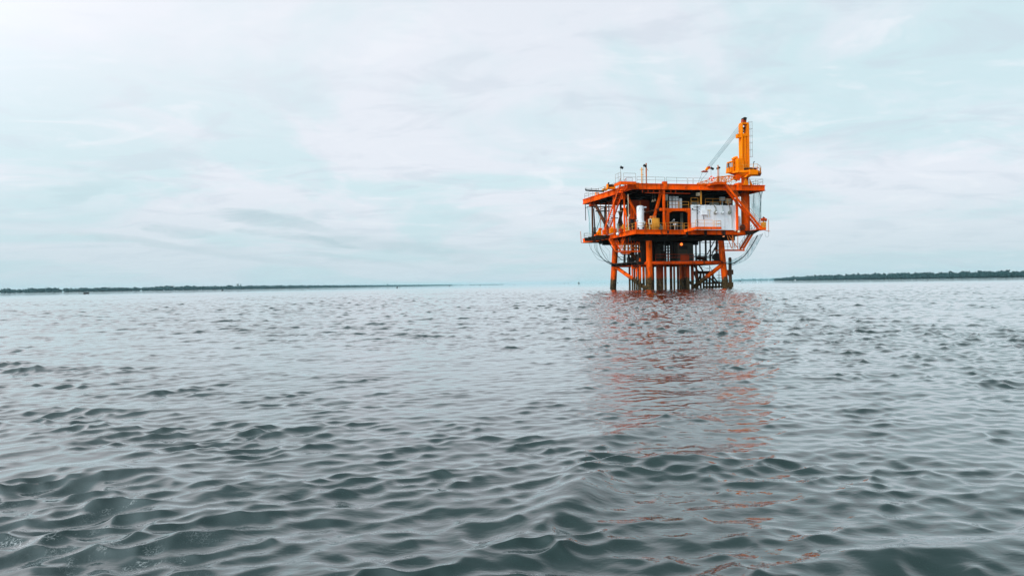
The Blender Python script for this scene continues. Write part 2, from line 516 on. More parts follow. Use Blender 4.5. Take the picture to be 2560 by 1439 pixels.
    def torus(self, c, R0, r, ax=(0, 1, 0), n=20, m=8, a0=0.0, a1=2 * math.pi):
        c = Vector(c); ax = Vector(ax).normalized()
        u = ax.orthogonal().normalized(); w = ax.cross(u)
        full = abs(a1 - a0 - 2 * math.pi) < 1e-6
        vs = []; cnt = n if full else n + 1
        for i in range(cnt):
            p = a0 + (a1 - a0) * i / n
            dr_ = u * math.cos(p) + w * math.sin(p)
            for j in range(m):
                q = 2 * math.pi * j / m
                vs.append(c + dr_ * (R0 + r * math.cos(q)) + ax * (r * math.sin(q)))
        fs = []
        for i in range(n):
            for j in range(m):
                i2 = (i + 1) % cnt
                fs.append((i * m + j, i2 * m + j, i2 * m + (j + 1) % m, i * m + (j + 1) % m))
        return self.add(vs, fs, True)

    def ball(self, c, r, n=12, m=8, sz=1.0):
        c = Vector(c); prof = []
        vs = []; fs = []
        for j in range(m + 1):
            p = math.pi * j / m
            for i in range(n):
                w = 2 * math.pi * i / n
                vs.append(c + Vector((math.sin(p) * math.cos(w) * r, math.sin(p) * math.sin(w) * r, -math.cos(p) * r * sz)))
        for j in range(m):
            for i in range(n):
                fs.append((j * n + i, j * n + (i + 1) % n, (j + 1) * n + (i + 1) % n, (j + 1) * n + i))
        return self.add(vs, fs, True)

    def mesh(self, name, mat, base=(0, 0, 0)):
        me = bpy.data.meshes.new(name)
        b = Vector(base)
        me.from_pydata([tuple(Vector(p) - b) for p in self.v], [], self.f)
        me.polygons.foreach_set('use_smooth', self.sm)
        me.update()
        me.set_sharp_from_angle(angle=R(40))
        me.materials.append(mat)
        return me


# platform frame: u along the front face, v away from the viewer, z up from the water
YAW = R(13.5)
ORG = Vector((20.22, 110.5, 0.0))
UV = Vector((math.cos(YAW), math.sin(YAW), 0)); VV = Vector((-math.sin(YAW), math.cos(YAW), 0))


def to_world(p):
    return ORG + UV * p[0] + VV * p[1] + Vector((0, 0, p[2]))


def ray(px, py):
    d = Vector(((px - CX) / F_PX, -(py - CY) / F_PX, -1.0))
    return (CAM_M.to_3x3() @ d).normalized()


CAM_P = Vector((0, 0, CAM_H))


def A(px, py, v):
    """point of the platform's plane at depth v that the photograph shows at (px, py)"""
    d = ray(px, py)
    t = (v - (CAM_P - ORG).dot(VV)) / d.dot(VV)
    q = CAM_P + d * t - ORG
    return Vector((q.dot(UV), q.dot(VV), q.z))


def Zp(px, py, z):
    """the same on a level plane of height z"""
    d = ray(px, py)
    t = (z - CAM_H) / d.z
    q = CAM_P + d * t - ORG
    return Vector((q.dot(UV), q.dot(VV), z))


class Thing:
    def __init__(self, name, label, cat, base, group=None, rig=True, rot=0.0):
        self.base = Vector(base)
        o = bpy.data.objects.new(name, None)
        o.empty_display_size = 0.5
        COL.objects.link(o)
        o.location = to_world(base) if rig else Vector(base)
        o.rotation_euler = (0, 0, YAW if rig else rot)
        o['label'] = label; o['category'] = cat
        if group: o['group'] = group
        self.o = o
        self.rig = rig

    def part(self, name, mb, mat, parent=None, label=None):
        me = mb.mesh(name, mat, self.base if self.rig else (0, 0, 0))
        c = bpy.data.objects.new(name, me)
        COL.objects.link(c)
        c.parent = parent or self.o
        if label: c['label'] = label
        return c


def solo(name, mb, mat, label, cat, base, group=None):
    """a thing that is one mesh"""
    me = mb.mesh(name, mat, base)
    o = bpy.data.objects.new(name, me)
    COL.objects.link(o)
    o.location = to_world(base); o.rotation_euler = (0, 0, YAW)
    o['label'] = label; o['category'] = cat
    if group: o['group'] = group
    return o


def rail_mb(pts, h=1.1, r=0.032, post=1.6, toe=False, up=None):
    """handrail on a line of base points: posts, top rail, mid rail"""
    mb = MB()
    for a, b in zip(pts[:-1], pts[1:]):
        a = Vector(a); b = Vector(b)
        n = max(1, round((b - a).length / post))
        for i in range(n + 1):
            p = a.lerp(b, i / n)
            mb.tube(p, p + Vector((0, 0, h)), r, n=6)
        for k in (h, h * 0.55):
            mb.tube(a + Vector((0, 0, k)), b + Vector((0, 0, k)), r * 0.9, n=6)
        if toe: mb.beam(a + Vector((0, 0, 0.07)), b + Vector((0, 0, 0.07)), 0.012, 0.13)
    return mb


def stair(th, tl, bl, wv, mat, railmat, n=22, rails=(0, 1), depth=0.36):
    """tl, bl: top and bottom of one stringer, wv: across the flight"""
    tl, bl, wv = Vector(tl), Vector(bl), Vector(wv)
    mb = MB()
    mb.beam(tl, bl, 0.11, depth); mb.beam(tl + wv, bl + wv, 0.11, depth)
    st = th.part('staircase', mb, mat)
    tr = MB()
    d = (bl - tl)
    run = Vector((d.x, d.y, 0)).normalized() * 0.15
    for i in range(1, n):
        c = tl.lerp(bl, i / n)
        a0 = c + wv * 0.05; b0 = c + wv * 0.95
        tr.plate([a0 - run, b0 - run, b0 + run, a0 + run], (0, 0, 1), 0.075)
    th.part('stair_treads', tr, mat, st)
    for k in rails:
        hr = MB()
        o = wv * k
        m = 5
        for i in range(m + 1):
            p = tl.lerp(bl, i / m) + o
            hr.tube(p, p + Vector((0, 0, 1.05)), 0.03, n=6)
        for hgt in (0.55, 1.05):
            hr.tube(tl + o + Vector((0, 0, hgt)), bl + o + Vector((0, 0, hgt)), 0.03, n=6)
        th.part('handrail', hr, railmat, st)
    return st


Zv = Vector((0, 0, 1))
ZU, ZM, ZL, ZC = 17.85, 10.13, 6.75, 4.95

# ------------------------------------------------------------------ the platform
plat = Thing('oil_platform', 'orange offshore platform with two decks standing on tubular legs in the water', 'oil platform', (8.5, 9.0, 0))

# --- upper deck
uFL = Zp(1582, 458.3, ZU); uFR = Zp(1910, 463.3, ZU); uBL = Zp(1459, 498.5, ZU)
uBR = Vector((uFR.x - 0.3, uBL.y + 0.4, ZU))
upper = plat.part('upper_deck', MB().prism([uFL, uFR, uBR, uBL], ZU - 0.10, ZU), GRATE)
for a, b, hgt in ((uFL, uFR, 0.98), (uBL, uFL, 0.98), (uFR, uBR, 0.98), (uBR, uBL, 0.98)):
    mb = MB().ibeam(a + Zv * 0.012 - (b - a).normalized() * 0.12, b + Zv * 0.012 + (b - a).normalized() * 0.12, 0.40, hgt, 0.11, 0.08)
    nn = max(2, round((b - a).length / 2.4))
    for i in range(1, nn):
        p = a.lerp(b, i / nn)
        mb.cbox(p - Zv * 0.86, 0.05 if abs((b - a).y) < 5 else 0.28, 0.28 if abs((b - a).y) < 5 else 0.05, 0.74)
    plat.part('edge_beam', mb, ORANGE, upper)
fb = MB()
for i in range(1, 10):
    v = 0.4 + i * 1.95
    tl = (v - uFL.y) / (uBL.y - uFL.y)
    u0 = uFL.x + (uBL.x - uFL.x) * tl + 0.3
    fb.box((u0, v - 0.1, ZU - 0.75), (uFR.x - 0.45, v + 0.1, ZU - 0.10))
for i in range(5):
    u = 2.5 + i * 4.8
    fb.box((u - 0.12, 0.6, ZU - 0.92), (u + 0.12, uBL.y - 0.4, ZU - 0.11))
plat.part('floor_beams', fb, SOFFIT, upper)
# square post head through the front edge, pads, gussets
mb = MB()
h0 = A(1658.5, 471.5, -0.18); h1 = A(1668, 453.5, -0.18)
mb.box((h0.x, -0.24, h0.z), (h1.x, 0.42, h1.z))
plat.part('post_head', mb, ORANGE, upper)
mb = MB()
h0 = A(1841, 476.5, -0.5); h1 = A(1849.5, 458, -0.5)
mb.box((h0.x, uFR.y - 0.42, h0.z), (h1.x, 0.3, h1.z))
plat.part('post_head', mb, ORANGE, upper)
# vents below the front beam: short hangers and a service pipe
mb = MB()
for px in (1606, 1620, 1634, 1648, 1677, 1689):
    p = A(px, 472, 0.1); mb.box((p.x - 0.05, 0.05, ZU - 1.55), (p.x + 0.05, 0.15, ZU - 0.96))
p0 = A(1612, 472.5, 0.1); p1 = A(1725, 473, 0.1)
mb.tube((p0.x, 0.1, ZU - 1.55), (p1.x, 0.1, ZU - 1.55), 0.06)
plat.part('service_pipe', mb, REDBROWN, upper)
# landings at the heads of the two stairs
lw = A(1551.5, 460, -0.95); lx = A(1590, 458, -0.95)
mb = MB()
mb.box((lw.x, -1.0, ZU - 0.02), (lx.x, 1.6, ZU + 0.08))
mb.box((lw.x, -1.06, ZU - 0.38), (lx.x, -0.92, ZU + 0.10))
mb.box((lw.x - 0.02, -0.9, ZU - 0.38), (lw.x + 0.12, 1.7, ZU + 0.10))
mb.plate([(lx.x - 0.25, -0.75, ZU - 0.03), (lx.x + 0.75, -0.75, ZU - 0.03), (lx.x + 0.5, -0.75, ZU - 0.85), (lx.x + 0.15, -0.75, ZU - 0.85)], (0, 1, 0), 0.55)
plat.part('stair_landing', mb, ORANGE)
rw = A(1790, 460, -1.1); rx = A(1813, 460, -1.1)
mb = MB()
mb.box((rw.x, -1.45, ZU + 0.20), (rx.x, 0.15, ZU + 0.30))
mb.box((rw.x, -1.5, ZU - 0.12), (rx.x, -1.36, ZU + 0.32))
q0 = A(1772, 464, -1.0)
mb.plate([(q0.x, -1.45, ZU - 0.35), (rw.x, -1.45, ZU - 0.12), (rw.x, -1.45, ZU + 0.32), (rw.x - 0.3, -1.45, ZU + 0.3), (q0.x, -1.45, ZU + 0.05)], (0, 1, 0), 1.35)
plat.part('stair_landing', mb, ORANGE)
plat.part('landing_railing', rail_mb([(rw.x, -1.4, ZU + 0.3), (rx.x, -1.4, ZU + 0.3)], 1.0, 0.03, 0.8), YRAIL)
plat.part('landing_railing', rail_mb([(lw.x + 0.1, 1.5, ZU + 0.08), (lw.x + 0.1, -0.95, ZU + 0.08)], 1.55, 0.032, 1.3), GALV)
plat.part('landing_railing', rail_mb([(A(1559, 458, -.9).x, -0.95, ZU + 0.08), (A(1589, 458, -.9).x, -0.95, ZU + 0.08)], 1.40, 0.034, 2.2), GALV)

def front_rail(x0, x1, v, z, mat, h=1.12, parent=None, post=1.75, r=0.034):
    a = A(x0, 460, v); b = A(x1, 460, v)
    return plat.part('railing', rail_mb([(a.x, v, z), (b.x, v, z)], h, r, post), mat, parent)
for x0, x1 in ((1592.5, 1662), (1665.5, 1718), (1720, 1732), (1734, 1772)):
    front_rail(x0, x1, 0.15, ZU, GALV, 1.14, upper)
front_rail(1566, 1581, 0.6, ZU, GALV, 1.0, upper, 0.9)
front_rail(1816, 1840, 0.1, ZU, YRAIL, 1.1, upper, 1.0)
plat.part('railing', rail_mb([uBL + Vector((0.15, -0.2, 0)), uFL.lerp(uBL, 0.16) + Vector((0.15, 0, 0))], 1.15, 0.034, 2.0), GALV, upper)
plat.part('railing', rail_mb([uBL + Vector((0.15, -0.2, 0)), uBL + Vector((8.5, -0.1, 0))], 1.15, 0.034, 2.0), GALV, upper)
r0 = A(1872, 463, 0.0)
plat.part('railing', rail_mb([(r0.x, 0.05, ZU), (uFR.x - 0.12, uFR.y + 0.15, ZU), (uFR.x - 0.2, 6.5, ZU)], 1.12, 0.034, 1.5), GALV, upper)
plat.part('railing', rail_mb([uBL + Vector((8.5, -0.1, 0)), uBR + Vector((-0.2, -0.3, 0))], 1.12, 0.03, 2.4), GALV, upper)

# --- main deck
mFL = Zp(1590, 573.4, ZM); mFR = Zp(1868, 576.2, ZM); mL2 = Zp(1508, 590.2, ZM); mL3 = Zp(1459, 596.8, ZM)
mBL = Vector((mL3.x + 0.4, mL3.y + 1.2, ZM)); mBR = Vector((mFR.x, mBL.y, ZM))
mainp = [mFL, mFR, mBR, mBL, mL3, mL2]
main = plat.part('main_deck', MB().prism(mainp, ZM - 0.1, ZM), GRATE)
for a, b in zip(mainp, mainp[1:] + mainp[:1]):
    d = (b - a).normalized() * 0.08
    mb = MB().ibeam(a + Zv * 0.012 - d, b + Zv * 0.012 + d, 0.36, 0.78, 0.10, 0.08)
    plat.part('edge_beam', mb, ORANGE, main)
fb = MB()
for i in range(1, 10):
    v = 0.5 + i * 1.9
    fb.box((2.2 if v < 11 else -2.0, v - 0.1, ZM - 0.8), (mFR.x - 0.3, v + 0.1, ZM - 0.1))
for i in range(5):
    u = 3.2 + i * 3.6
    fb.box((u - 0.15, 0.4, ZM - 1.05), (u + 0.15, mBL.y - 0.4, ZM - 0.11))
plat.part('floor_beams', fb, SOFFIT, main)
# deeper girders over the legs
mb = MB()
for v in (4.0, 17.0):
    mb.box((1.4, v - 0.25, ZM - 1.6), (mFR.x - 1.0, v + 0.25, ZM - 0.82))
plat.part('cross_girders', mb, SOFFIT, main)
front_rail(1592, 1657, 0.12, ZM, YRAIL, 1.12, main)
front_rail(1663, 1706, 0.12, ZM, YRAIL, 1.12, main, 1.5)
front_rail(1709, 1719, 0.12, ZM, YRAIL, 1.12, main, 0.8)
front_rail(1727, 1737.5, 0.12, ZM, YRAIL, 1.10, main, 0.8)
front_rail(1848, 1867, 0.12, ZM, REDBROWN, 1.05, main, 1.2)
plat.part('railing', rail_mb([mFL + Vector((0.1, 0.15, 0)), mFL.lerp(mL2, 0.55) + Vector((0.15, 0, 0))], 1.12, 0.034, 1.5), YRAIL, main)
plat.part('railing', rail_mb([mL2.lerp(mL3, 0.45) + Vector((0.1, 0, 0)), mL3 + Vector((0.12, -0.1, 0)), mBL + Vector((0.1, -0.1, 0)), mBL + Vector((6, -0.1, 0))], 1.12, 0.034, 1.6), GALV, main)
# corner post of the front railing
p = A(1590.5, 573, 0.05)
plat.part('corner_post', MB().cbox((p.x, 0.12, ZM), 0.22, 0.22, 1.25), ORANGE, main)
# balcony in front of the white wall
b0 = A(1738.5, 568, -1.3); b1 = A(1803, 568, -1.3)
mb = MB()
zb = A(1770, 567.5, -1.3).z
mb.box((b0.x, -1.35, zb - 0.08), (b1.x, 0.35, zb))
mb.box((b0.x, -1.42, zb - 0.38), (b1.x, -1.30, zb + 0.05))
mb.plate([(b0.x, -1.3, zb - 0.1), (b0.x, 0.0, zb - 0.1), (b0.x - 1.6, 0.0, zb - 0.45), (b0.x - 1.4, -0.5, zb - 0.45)], (0, 0, 1), 0.08)
mb.plate([(b0.x - 1.55, -0.35, zb - 0.85), (b0.x, -1.3, zb - 0.4), (b0.x, -1.3, zb - 0.1), (b0.x - 1.55, -0.35, zb - 0.4)], (0, 1, 0), 0.12)
plat.part('balcony', mb, ORANGE, main)
plat.part('balcony_railing', rail_mb([(b0.x + 0.05, -1.3, zb), (A(1783, 567, -1.3).x, -1.3, zb)], 1.15, 0.036, 1.6), YRAIL, main)
plat.part('balcony_railing', rail_mb([(A(1786, 567, -1.3).x, -1.3, zb), (b1.x - 0.05, -1.3, zb), (b1.x - 0.05, 0.2, zb)], 1.10, 0.036, 1.6), YRAIL, main)

# --- columns between the decks
def column(px, v, z0, z1, w, mat=ORANGE, rnd=False, wd=None):
    p = A(px, 540, v)
    mb = MB()
    if rnd: mb.tube((p.x, v, z0), (p.x, v, z1), w / 2, n=16)
    else: mb.cbox((p.x, v, z0), w, wd or w, z1 - z0)
    return plat.part('column', mb, mat)
zt = ZU - 0.95
column(1660, 0.35, ZM, zt, 0.34)
column(1752.8, 0.7, A(1752.8, 511, .7).z, zt, 0.22, YRAIL)
cL = Zp(1561, 579, ZM)
column(1561, cL.y + 0.3, ZM, zt - 0.3, 0.34, rnd=True)
plat.part('column_head', MB().cbox((cL.x + 0.05, cL.y + 0.35, zt - 1.05), 0.6, 0.6, 1.0), ORANGE)
cB = Zp(1481, 593, ZM)
column(1481, cB.y + 0.3, ZM, zt - 0.3, 0.36, GRATE, rnd=True)
plat.part('column_head', MB().cbox((cB.x + 0.05, cB.y + 0.3, zt - 0.75), 0.8, 0.8, 0.75), REDBROWN)
column(1535.5, 9.0, ZM, zt, 0.42, ORANGE, rnd=True)
column(1552, 13.5, ZM, zt, 0.4, GRATE, rnd=True)
column(1842.5, 0.6, ZM, zt, 0.33)
column(1871, 6.0, ZM, zt, 0.4, REDBROWN)
column(1515, 17.5, ZM, zt, 0.3, GRATE, rnd=True)
# round column that carries the crane
cc = A(1863.2, 520, 2.4)
plat.part('crane_column', MB().tube((cc.x, 2.4, ZM), (cc.x, 2.4, ZU - 0.1), 0.72, n=28), ORANGE)
def brace(a, b, r, mat=ORANGE, n=14):
    return plat.part('diagonal_brace', MB().tube(a, b, r, n=n), mat)
brace(A(1654.5, 474, 2.2), A(1629, 566, 2.2), 0.29)
brace(A(1567, 488, 5.0), A(1600, 552, 5.0), 0.24)
brace(A(1488, 511, 17.0), A(1520, 572, 14.0), 0.30, GRATE)
brace(A(1556, 520, 11.0), A(1543, 584, 13.0), 0.26, GRATE)
brace(A(1563, 520, 4.6), A(1571, 575, 4.4), 0.14)
brace(A(1842, 474, 5.5), A(1800, 560, 5.5), 0.24, REDBROWN)
# portal frame on the front of the deck
f0 = A(1667, 573, 0.9); f1 = A(1726.5, 573, 0.9)
zt2 = A(1690, 520.5, 0.9).z; zb2 = A(1690, 527.5, 0.9).z
mb = MB()
mb.box((f0.x, 0.75, ZM), (f0.x + 0.42, 1.1, zb2 - 0.003)); mb.box((f1.x - 0.42, 0.75, ZM), (f1.x, 1.1, zb2 - 0.003))
fx = A(1648, 524, 1.2)
mb.box((fx.x, 0.73, zb2), (f1.x, 1.12, zt2))
for s, xx in ((1, f0.x + 0.42), (-1, f1.x - 0.42)):
    mb.plate([(xx, 0.77, zb2), (xx + s * 0.75, 0.77, zb2), (xx, 0.77, zb2 - 0.35)], (0, 1, 0), 0.3)
plat.part('portal_frame', mb, ORANGE)
# mezzanine floor behind it, its railings
mz = zt2
mb = MB().box((fx.x - 0.2, 1.13, mz - 0.25), (f1.x - 0.02, 7.5, mz - 0.02))
mezz = plat.part('mezzanine_floor', mb, GRATE)
plat.part('mezzanine_railing', rail_mb([(A(1669, 518, 1.0).x, 1.0, mz), (A(1696, 518, 1).x, 1.0, mz)], 1.15, 0.034, 1.8), YRAIL, mezz)
plat.part('mezzanine_railing', rail_mb([(A(1698, 518, 1.0).x, 1.0, mz), (A(1722, 518, 1).x, 1.0, mz)], 1.15, 0.034, 1.6), YRAIL, mezz)
# white wall panel, equipment room behind
w0 = A(1727, 570, 0.9); w1 = A(1839, 572, 0.9)
wz0 = ZM + 0.02; wz1 = A(1780, 513.6, 0.9).z
mb = MB()
mb.box((w0.x + 0.01, 0.72, wz0), (w1.x, 0.86, wz1))
n = 14
for i in range(1, n):                                   # faint plate seams
    u = w0.x + (w1.x - w0.x) * i / n
    if i % 3 == 0: mb.box((u - 0.015, 0.705, wz0 + 0.05), (u + 0.015, 0.722, wz1 - 0.05))
for i in range(n):
    u = w0.x + 0.02 + (w1.x - w0.x) * (i + 0.12) / n
    mb.box((u, 0.74, wz1 + 0.001), (u + (w1.x - w0.x) / n * 0.75, 0.84, wz1 + random.uniform(0.03, 0.13)))
wall = plat.part('white_wall_panel', mb, WHITE, label='weathered white steel wall panel on the front of the main deck')
mb = MB()
p = A(1760, 537, 0.6); mb.box((p.x - 0.46, 0.30, p.z), (p.x + 0.50, 0.70, A(1760, 525, 0.6).z))
plat.part('junction_box', mb, WHITE, wall)
mb = MB()
p = A(1743.6, 572, 0.55)
mb.tube((p.x, 0.6, ZM), (p.x, 0.6, wz1 - 0.1), 0.055)
for py in (518, 527, 534, 555):
    q = A(1743.6, py, 0.6); mb.cbox((q.x, 0.6, q.z), 0.16, 0.16, 0.12)
q0 = A(1733.5, 516.5, .6); q1 = A(1752, 516.5, .6)
mb.beam((q0.x, 0.62, q0.z), (q1.x, 0.62, q1.z), 0.05, 0.05)
q0 = A(1733.5, 524.5, .6); q1 = A(1743, 524.5, .6)
mb.beam((q0.x, 0.62, q0.z), (q1.x, 0.62, q1.z), 0.05, 0.05)
mb.ball(A(1731.5, 522.5, 0.6), 0.13)
for px, py in ((1749.5, 522.5), (1748, 529), (1759.5, 546)):
    mb.ball(A(px, py, 0.62), 0.075)
q0 = A(1759.5, 539, .62); q1 = A(1759, 549, .62); mb.beam(q0, q1, 0.06, 0.06)
plat.part('pipework', mb, DARK, wall)
mb = MB()
q = A(1766, 525, .62)
for px in (1768, 1774):
    a = A(px, 525, .66); b = A(px, 543, .66); mb.box((a.x - 0.04, 0.62, b.z), (a.x + 0.04, 0.7, a.z))
a = A(1765, 524, .66); b = A(1777, 526, .66); mb.box((a.x, 0.6, b.z), (b.x, 0.7, a.z))
plat.part('wall_bracket', mb, CREAM, wall)
for px in (1790, 1807, 1825):
    mb = MB()
    c = A(px - 1, 531, 0.4)
    top = A(px - 4.5 if px < 1800 else px - 1.5, 514, 0.65)
    mb.path([top, A(px - 0.5, 519, 0.55), A(px + 0.2, 525, 0.5), A(px - 0.2, 530, 0.45)], 0.09)
    mb.torus(c, 0.24, 0.10, (0, 1, 0.3), 14, 8)
    plat.part('drain_hose', mb, GREYGREEN if px != 1807 else PALEBLUE, wall)
    plat.part('hose_nozzle', MB().ball(c + Vector((0.10, -0.1, 0.0)), 0.17), WHITE if px != 1825 else GREYGREEN, wall)
plat.part('wall_cable', MB().path([A(1827, 516, .68), A(1829.5, 530, .68), A(1830, 555, .68), A(1830, 571, .68)], 0.035), GREYGREEN, wall)
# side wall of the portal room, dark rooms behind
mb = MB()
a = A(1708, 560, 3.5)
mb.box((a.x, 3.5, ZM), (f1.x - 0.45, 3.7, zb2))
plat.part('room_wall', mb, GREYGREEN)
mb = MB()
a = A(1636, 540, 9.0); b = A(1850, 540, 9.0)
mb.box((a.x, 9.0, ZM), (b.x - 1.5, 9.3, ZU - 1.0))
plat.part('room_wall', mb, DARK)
mb = MB()
a = A(1572, 540, 8.5); b = A(1624, 540, 8.5)
mb.box((a.x, 8.5, ZM), (b.x, 8.8, A(1600, 500, 8.5).z))
plat.part('room_wall', mb, REDBROWN)
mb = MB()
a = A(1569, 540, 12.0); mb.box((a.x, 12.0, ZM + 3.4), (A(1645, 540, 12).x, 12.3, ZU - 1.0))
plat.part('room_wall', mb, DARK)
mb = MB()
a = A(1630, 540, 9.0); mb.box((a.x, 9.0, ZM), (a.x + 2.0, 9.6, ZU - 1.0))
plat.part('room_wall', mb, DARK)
# floor over the white walled room with its railing
mb = MB().box((w0.x + 0.1, 0.9, wz1 - 0.25), (w1.x - 0.1, 8.9, wz1 - 0.05))
mez2 = plat.part('mezzanine_floor', mb, GRATE)
plat.part('mezzanine_railing', rail_mb([(A(1728, 512, 1.0).x, 1.05, wz1 - 0.05), (A(1745.5, 512, 1).x, 1.05, wz1 - 0.05)], 1.35, 0.04, 1.5), YRAIL, mez2)
plat.part('mezzanine_railing', rail_mb([(A(1764, 512, 1.0).x, 1.05, wz1 - 0.05), (A(1838, 512, 1).x, 1.05, wz1 - 0.05)], 1.25, 0.034, 1.4), YRAIL, mez2)

# pipes, frames and small machines on the open left side of the main deck
for a, b, r, mt in (((1478, 516.8, 17), (1532, 516.8, 15), 0.10, DARK), ((1489, 527.5, 16), (1524, 527.5, 14), 0.11, DARK), ((1500, 523, 16), (1526, 516, 14), 0.08, DARK), ((1511.5, 518, 14), (1511.5, 580, 14), 0.11, DARK),
                    ((1516.5, 516, 13), (1516.5, 585, 13), 0.07, POLEBROWN), ((1501.5, 508, 16), (1501.5, 586, 16), 0.06, POLEBROWN), ((1522, 505, 12), (1522, 560, 12), 0.10, GRATE), ((1553, 527, 11), (1541, 582, 11), 0.16, GRATE),
                    ((1547, 527, 10), (1560, 577, 10), 0.16, GRATE), ((1538, 530, 8), (1556, 527, 8), 0.06, CREAM), ((1528, 545, 9), (1545, 545, 9), 0.08, DARK), ((1566, 515, 7), (1566, 575, 7), 0.09, GRATE), ((1588, 520, 8), (1588, 572, 8), 0.09, GRATE),
                    ((1613, 520, 7), (1613, 572, 7), 0.09, GRATE), ((1618, 530, 7.5), (1650, 530, 7.5), 0.08, GRATE), ((1617, 548, 6), (1617, 573, 6), 0.14, ORANGE), ((1586, 556, 5), (1598, 556, 5), 0.10, GRATE)):
    plat.part('process_pipe', MB().tube(A(*a), A(*b), r, n=10), mt)
for px, v, w_, h_, mt in ((1513, 12, 0.9, 1.3, ORANGE), (1522, 10, 0.7, 1.0, REDBROWN), (1530, 8, 0.8, 1.2, CRANE), (1538, 6.5, 0.5, 0.9, ORANGE), (1552, 5.5, 0.6, 0.8, REDBROWN), (1558, 8, 0.6, 1.6, YRAIL), (1569, 4, 0.5, 1.0, YRAIL), (1577, 6, 0.7, 1.1, ORANGE), (1615, 3.5, 0.5, 0.9, REDBROWN), (1621, 2.5, 0.4, 0.7, YRAIL), (1626, 4.5, 0.8, 1.5, DARK), (1652, 3.0, 0.5, 1.2, GREYGREEN)):
    p = A(px, 575, v)
    mb = MB().cbox((p.x, v, ZM), w_, w_ * 0.9, h_ * 0.7).tube((p.x, v, ZM + h_ * 0.65), (p.x, v, ZM + h_), w_ * 0.22, n=10).tube((p.x - w_ * 0.7, v - w_ * 0.3, ZM + h_ * 0.45), (p.x + w_ * 0.7, v - w_ * 0.3, ZM + h_ * 0.45), w_ * 0.13, n=8)
    plat.part('deck_machine', mb, mt)
# --- stairs
wv = Vector((0.95, 0, 0))
lt = Zp(1551, 461, ZU); lb = Zp(1506, 589, ZM)
stair(plat, lt, lb, wv, ORANGE, REDBROWN, 26)
rt = A(1811, 457.5, -1.35); rb = A(1906, 577, -1.35)
rb.z = ZM; rt.z = ZU + 0.2
rb = A(1905, 577, -1.35); rb.z = ZM + 0.05
stair(plat, rt, rb, (0, 1.0, 0), ORANGE, POLEBROWN, 26)
# landing at the foot of the right stair
l0 = A(1894, 577, -1.4); l1 = A(1914, 577, -1.4)
mb = MB()
mb.box((l0.x, -1.5, ZM - 0.08), (l1.x, 1.4, ZM))
mb.box((l0.x + 0.3, -1.56, ZM - 0.12), (l1.x, -1.44, ZM + 0.28))
mb.box((l1.x - 0.06, -1.44, ZM - 0.12), (l1.x + 0.06, 1.4, ZM + 0.28))
mb.box((mFR.x + 0.2, 1.41, ZM - 0.1), (l1.x, 3.4, ZM - 0.005))
land = plat.part('stair_landing', mb, ORANGE)
plat.part('landing_bracket', MB().plate([(l0.x - 1.0, 0.0, ZM - 0.12), (l1.x - 0.2, 0.0, ZM - 0.12), (l0.x + 0.1, 0.0, ZM - 0.75), (l0.x - 0.8, 0, ZM - 0.85)], (0, 1, 0), 0.9), SOFFIT, land)
plat.part('landing_railing', rail_mb([(l1.x - 0.55, -1.45, ZM + 0.1), (l1.x, -1.45, ZM + 0.1), (l1.x, 1.3, ZM + 0.1)], 1.15, 0.035, 0.9), YRAIL, land)
# thin outrigger poles that once spread the netting
for px, v, mk in ((1921, -1.2, 'r'), (1452, mL3.y, 'l')):
    mb = MB()
    if mk == 'r':
        base = A(1924, 578, v); top = A(1921, 549, v)
        mb.path([(l1.x - 0.4, v, ZM - 0.05), A(1922, 578.3, v), A(1925, 577.5, v)], 0.05)
        mb.tube(A(1921.5, 578, v), top, 0.045)
    else:
        mb.tube(A(1453, 606.5, v), A(1451.5, 578, v), 0.06)
        mb.tube(A(1453, 606.5, v), A(1466, 605.5, v), 0.05)
    plat.part('outrigger_pole', mb, POLEBROWN)
# lower flights and hanging walkways
wl0 = A(1541, 627, 7.2)
zl = wl0.z
lb2 = lb + Vector((0.25, -0.6, 0))
stair(plat, (lb2.x + 0.35, lb2.y - 0.2, ZM), (wl0.x, 7.6, zl), wv, ORANGE, ORANGE, 12, rails=(0, 1))
wr = A(1604, 627, 7.2)
mb = MB()
mb.box((wl0.x - 0.1, 6.4, zl - 0.1), (wr.x, 7.6, zl))
mb.box((wl0.x - 0.1, 6.32, zl - 0.28), (wr.x, 6.42, zl + 0.02))
mb.plate([(wl0.x + 0.6, 6.4, zl - 0.29), (wl0.x + 2.6, 6.4, zl - 0.29), (wl0.x + 2.0, 6.4, zl - 0.6), (wl0.x + 1.0, 6.4, zl - 0.6)], (0, 1, 0), 0.8)
walk = plat.part('hanging_walkway', mb, ORANGE)
for a, b in (((1553, 597), (1553, 624)), ((1560, 592), (1560, 624)), ((1571, 593), (1571, 624)), ((1578, 593), (1578, 624)), ((1585, 593), (1585, 624)), ((1592, 593), (1592, 624)), ((1571, 606), (1585, 624)), ((1585, 606), (1571, 624)), ((1592, 600), (1604, 622)), ((1553, 609), (1600, 608))):
    plat.part('lattice_bar', MB().tube(A(*a, 7.0), A(*b, 7.0), 0.05, n=6), ORANGE, walk)
plat.part('walkway_railing', rail_mb([(wl0.x + 0.4, 6.45, zl), (wr.x, 6.45, zl)], 1.1, 0.034, 0.75), YRAIL, walk)
plat.part('walkway_railing', rail_mb([(wl0.x, 7.55, zl), (wr.x, 7.55, zl)], 1.1, 0.034, 0.75), GRATE, walk)
for px in (1556.5, 1564.5, 1598, 1605):
    p = A(px, 600, 6.5); plat.part('walkway_hanger', MB().tube((p.x, 6.5, zl), (p.x, 6.5, ZM - 0.8), 0.05, n=6), ORANGE, walk)
plat.part('walkway_hanger', MB().tube(A(1563, 591, 6.4), A(1552, 625, 6.4), 0.06, n=6), ORANGE, walk)
